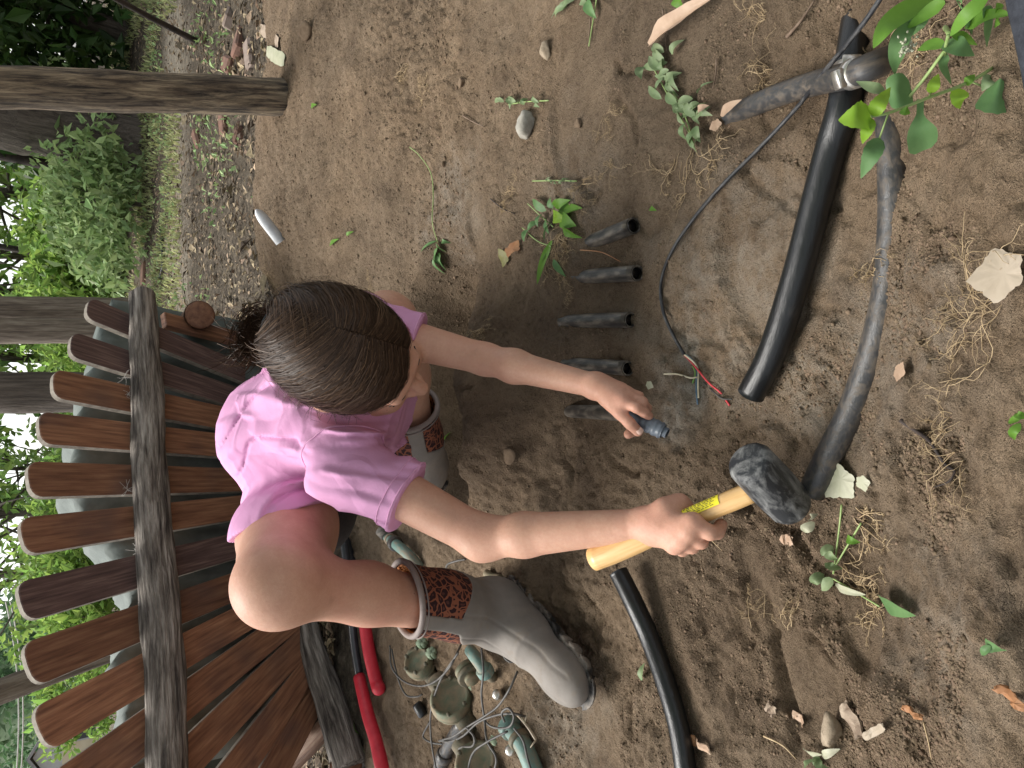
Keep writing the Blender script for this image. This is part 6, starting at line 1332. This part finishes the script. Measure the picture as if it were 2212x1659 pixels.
# bark chips near the bottom edge
for i, (x0, y0, x1, y1, w, mk, lab) in enumerate(((1820, 1520, 1858, 1592, 30, 'bark_chip', 'mottled strip of bark near the bottom edge'), (1868, 1592, 1912, 1568, 16, 'leaf_bleach', 'yellowish wood chip touching the mottled bark'), (2150, 1482, 2214, 1530, 22, 'leaf_orange', 'orange bark strip at the right edge near the bottom'), (1950, 1528, 1990, 1552, 14, 'leaf_orange', 'small orange bark chip half buried near the bottom'), (1470, 1580, 1500, 1605, 22, 'leaf_orange', 'brown dry leaf against the clean black pipe'), (1500, 1600, 1530, 1625, 14, 'leaf_tan', 'thin tan leaf shred right of the clean black pipe'), (1655, 1520, 1672, 1545, 22, 'bark_chip', 'small pale chip left of the mottled bark'), (1714, 1540, 1738, 1565, 18, 'leaf_tan', 'reddish leaf scrap beside the buff stone'), (1690, 1165, 1712, 1168, 20, 'leaf_tan', 'small pinkish leaf scrap below the mallet head'), (560, 60, 600, 92, 20, 'bark_chip', 'splintered pale wood chip at the mound edge near the top'), (575, 110, 612, 130, 26, 'leaf_pale', 'pale dried leaf on the mound edge beside the thick post'))):
    a, b = on(x0, y0, .007), on(x1, y1, .008); m = MB(); d = nrm(b - a); s = nrm(np.cross(UPW, d)); w3 = w * ((a - CAM) @ FWD) / FPX / 2; r = np.random.default_rng(i); k = 8; vv = []
    for lay in (0, -.0014):
        for t in range(k + 1):
            for b_ in (-1, 0, 1): vv.append(a + (b - a) * (t / k) + s * b_ * w3 * (1 + r.normal(0, .10)) * (.75 if t in (0, k) else 1) + d * r.normal(0, .0012) + UPW * (lay + .0012 * (1 - b_ * b_) + .003 * math.sin(t * .9 + i) + r.normal(0, .0004)))
    n0 = (k + 1) * 3; f = [(t * 3 + j, t * 3 + j + 1, t * 3 + j + 4, t * 3 + j + 3) for t in range(k) for j in range(2)]; f += [tuple(n0 + x for x in q[::-1]) for q in f] + [(t * 3, (t + 1) * 3, n0 + (t + 1) * 3, n0 + t * 3) for t in range(k)] + [(t * 3 + 2, n0 + t * 3 + 2, n0 + (t + 1) * 3 + 2, (t + 1) * 3 + 2) for t in range(k)]
    f += [(0, n0, n0 + 1, 1), (1, n0 + 1, n0 + 2, 2), (k * 3, k * 3 + 1, n0 + k * 3 + 1, n0 + k * 3), (k * 3 + 1, k * 3 + 2, n0 + k * 3 + 2, n0 + k * 3 + 1)]
    tag(m.add(vv, f).build('bark_chip', MT[mk], smooth=False), lab, 'chip')
# root tufts
for i, (x, y, an, sp, n, L, lab) in enumerate(((2150, 655, 3.0, .45, 8, .10, 'largest tangle of fine pale roots beside the bleached lobed leaf'), (2080, 720, 2.6, .6, 5, .04, 'fine roots just below the largest root tangle'), (2050, 920, 3.0, .9, 6, .04, 'fine pale roots on the bank near the edge sprig'), (2080, 985, 2.9, .6, 7, .06, 'spreading pale roots around a dark twig on the bank'), (1640, 1330, 4.7, .6, 4, .04, 'upright root hairs at the dark soil step below the trampled weed'), (1700, 1345, 4.7, .7, 6, .04, 'larger group of upright root hairs at the dark soil step'), (860, 165, .4, .9, 7, .06, 'loose root tuft on the mound near the top'), (905, 195, .2, .8, 6, .05, 'root tuft right of the loose one on the mound'), (1095, 425, .8, .7, 7, .05, 'thin root tuft left of the fresh uprooted weed'), (1240, 620, 1.9, .4, 3, .06, 'bright yellowish root by the second stub'), (1040, 712, .3, 1.2, 10, .03, 'pale root ball in the shade of the reaching arm'), (575, 590, .4, .7, 10, .10, 'root fringe hanging over the mound edge below the trowel'), (800, 600, 1.8, .3, 3, .05, 'single yellow root beside the head on the mound'), (1310, 255, 1.5, .9, 6, .04, 'brown root fluff above the topmost stub'), (1320, 355, 2.0, .9, 5, .04, 'root wisps above the topmost stub, nearer it'), (1255, 400, 1.0, .9, 7, .05, 'root tuft beside the grass seed stalk'), (1660, 30, 2.2, .5, 5, .06, 'roots dangling from the bank at the top edge'), (1640, 165, .2, .8, 8, .04, 'fine roots just above the muddy pipe end in the photo'), (1890, 560, 1.0, 1.2, 8, .025, 'little root tuft between hose and buried pipe'), (2000, 120, 3.1, .8, 10, .06, 'roots in the shade behind the strap leaves'))):
    m = MB(); rootmesh(m, x, y, an, sp, n, L, 200 + i, .00045 if i < 4 else .00045, .006); tag(m.build('root_tuft', MT['root']), lab, 'roots')
# twigs
for i, (pts, r0, lab) in enumerate((([(1548, 128), (1546, 160), (1540, 190)], .0014, 'straight green-brown stalk standing left of the muddy pipe end'), ([(1945, 908), (1985, 935), (2010, 955), (2040, 1000), (2064, 1018)], .0026, 'dark knobbly twig among roots on the bank'), ([(1900, 1045), (2070, 1015), (2020, 1052)], .0012, 'thin black twig lying on the bank'), ([(1000, 250), (1020, 262), (1046, 274)], .0016, 'short pale twig on the mound left of the largest grey stone'), ([(1650, 1590), (1690, 1610), (1720, 1640)], .0014, 'straw-coloured stalk left of the buff stone'), ([(1995, 1560), (2005, 1600), (2012, 1640)], .0010, 'fine pale straw near the right bottom corner'), ([(1254, 540), (1300, 545), (1340, 565)], .0013, 'orange root running between the top two stubs'), ([(1700, 80), (1730, 45), (1760, 0)], .0020, 'reddish root crossing the bank at the top'), ([(1060, 430), (1085, 450), (1112, 462)], .0015, 'dark little stick left of the fresh uprooted weed'), ([(1275, 40), (1272, 90), (1268, 110)], .0014, 'thin straight stalk under the top edge sprig'), ([(1432, 20), (1436, 70), (1440, 110)], .0012, 'thin stalk beside the curled brown leaf'), ([(1520, 1150), (1560, 1190)], .0010, 'short golden straw below the mallet grip'))):
    if i == 2: pts = [(2064, 1018), (2050, 1040), (2020, 1052)]
    m = MB(); tube(m, smooth_path([on(x, y, .004) for x, y in pts], 6), [r0, r0 * .8, r0 * .5], 6, noise=.15); tag(m.build('twig', MT['darkwood'] if i in (1, 2, 8) else MT['root'] if i in (4, 5, 11) else MT['leaf_orange'] if i == 6 else MT['twig']), lab, 'twig')
# ------------------------------------------------------------------ grass and litter
r = np.random.default_rng(41)
n = 26000; x = r.uniform(-.8, 6.5, n); y = r.uniform(5.2, 10.2, n)
k = fbm(x * 1.3, y * 1.3, 3, 95) + .25 * vn(x * .4, y * 1.9, 96) > .02 ; x, y = x[k], y[k]; n = len(x)
h = r.uniform(.02, .06, n); a = r.uniform(0, 6.28, n); b = np.stack([x, y, gz0(x, y)], 1); d = np.stack([np.cos(a), np.sin(a), 0 * a], 1)
w = np.stack([-np.sin(a), np.cos(a), 0 * a], 1) * .006
tip = b + d * h[:, None] * .7 + A(0, 0, 1) * h[:, None]; mid = b + d * h[:, None] * .2 + A(0, 0, .6) * h[:, None]
v = np.stack([b - w, b + w, mid + w, mid - w, tip], 1).reshape(-1, 3); i = np.arange(n)[:, None] * 5
f = (i + [0, 1, 2]).tolist() + (i + [0, 2, 3]).tolist() + (i + [3, 2, 4]).tolist()
tag(mesh_obj('grass', v, f, MT['grass'], origin=(2, 7, 0), smooth=False), 'patchy pale green grass beyond the worn path', 'grass', kind='stuff')
n = 44000; y = 2.2 + 8.5 * r.uniform(0, 1, n) ** 1.7; x = r.uniform(-2.2, 1.0, n) * y * .55 + .35 * y
bd = np.where(x > .2, 2.85, 2.15); k = y > bd + .1 * r.normal(0, 1, n); x, y = x[k], y[k]; n = len(x)
C = np.stack([x, y, gz0(x, y) + r.uniform(.006, .02, n)], 1); S = np.exp(r.normal(-3.62, .42, n)) 
a = r.uniform(0, 6.28, n); d = np.stack([np.cos(a), np.sin(a), r.normal(0, .25, n)], 1); w = np.stack([-np.sin(a), np.cos(a), r.normal(0, .3, n)], 1); asp = r.uniform(.2, .7, (n, 1))
S = S[:, None]; q = np.stack([C - d * S * .5, C + w * S * asp * .5 + A(0, 0, .25) * S * r.uniform(0, 1, (n, 1)), C + d * S * .5, C - w * S * asp * .5 + A(0, 0, .25) * S * r.uniform(0, 1, (n, 1))], 1).reshape(-1, 3)
i = np.arange(n)[:, None] * 4
tag(mesh_obj('leaf_litter', q, (i + [0, 1, 2]).tolist() + (i + [0, 2, 3]).tolist(), MT['litter'], origin=(0, 4, 0), smooth=False), 'dry leaf litter and chips covering the floor past the dug soil', 'leaf litter', kind='stuff')
n = 5000; x = r.uniform(-1, 3.5, n); y = r.uniform(2.9, 6.5, n); k = fbm(x * 1.6, y * 1.6, 2, 97) > .2; x, y = x[k], y[k]; n = len(x)
C = np.stack([x, y, gz0(x, y) + r.uniform(.01, .06, n)], 1); v, f = leaves(C, r.uniform(.02, .045, n), 42)
tag(mesh_obj('ground_cover', v, f, MT['shrub_pale'], origin=(1, 4, 0), smooth=False), 'low leafy ground cover dotted over the litter floor', 'ground cover', kind='stuff')
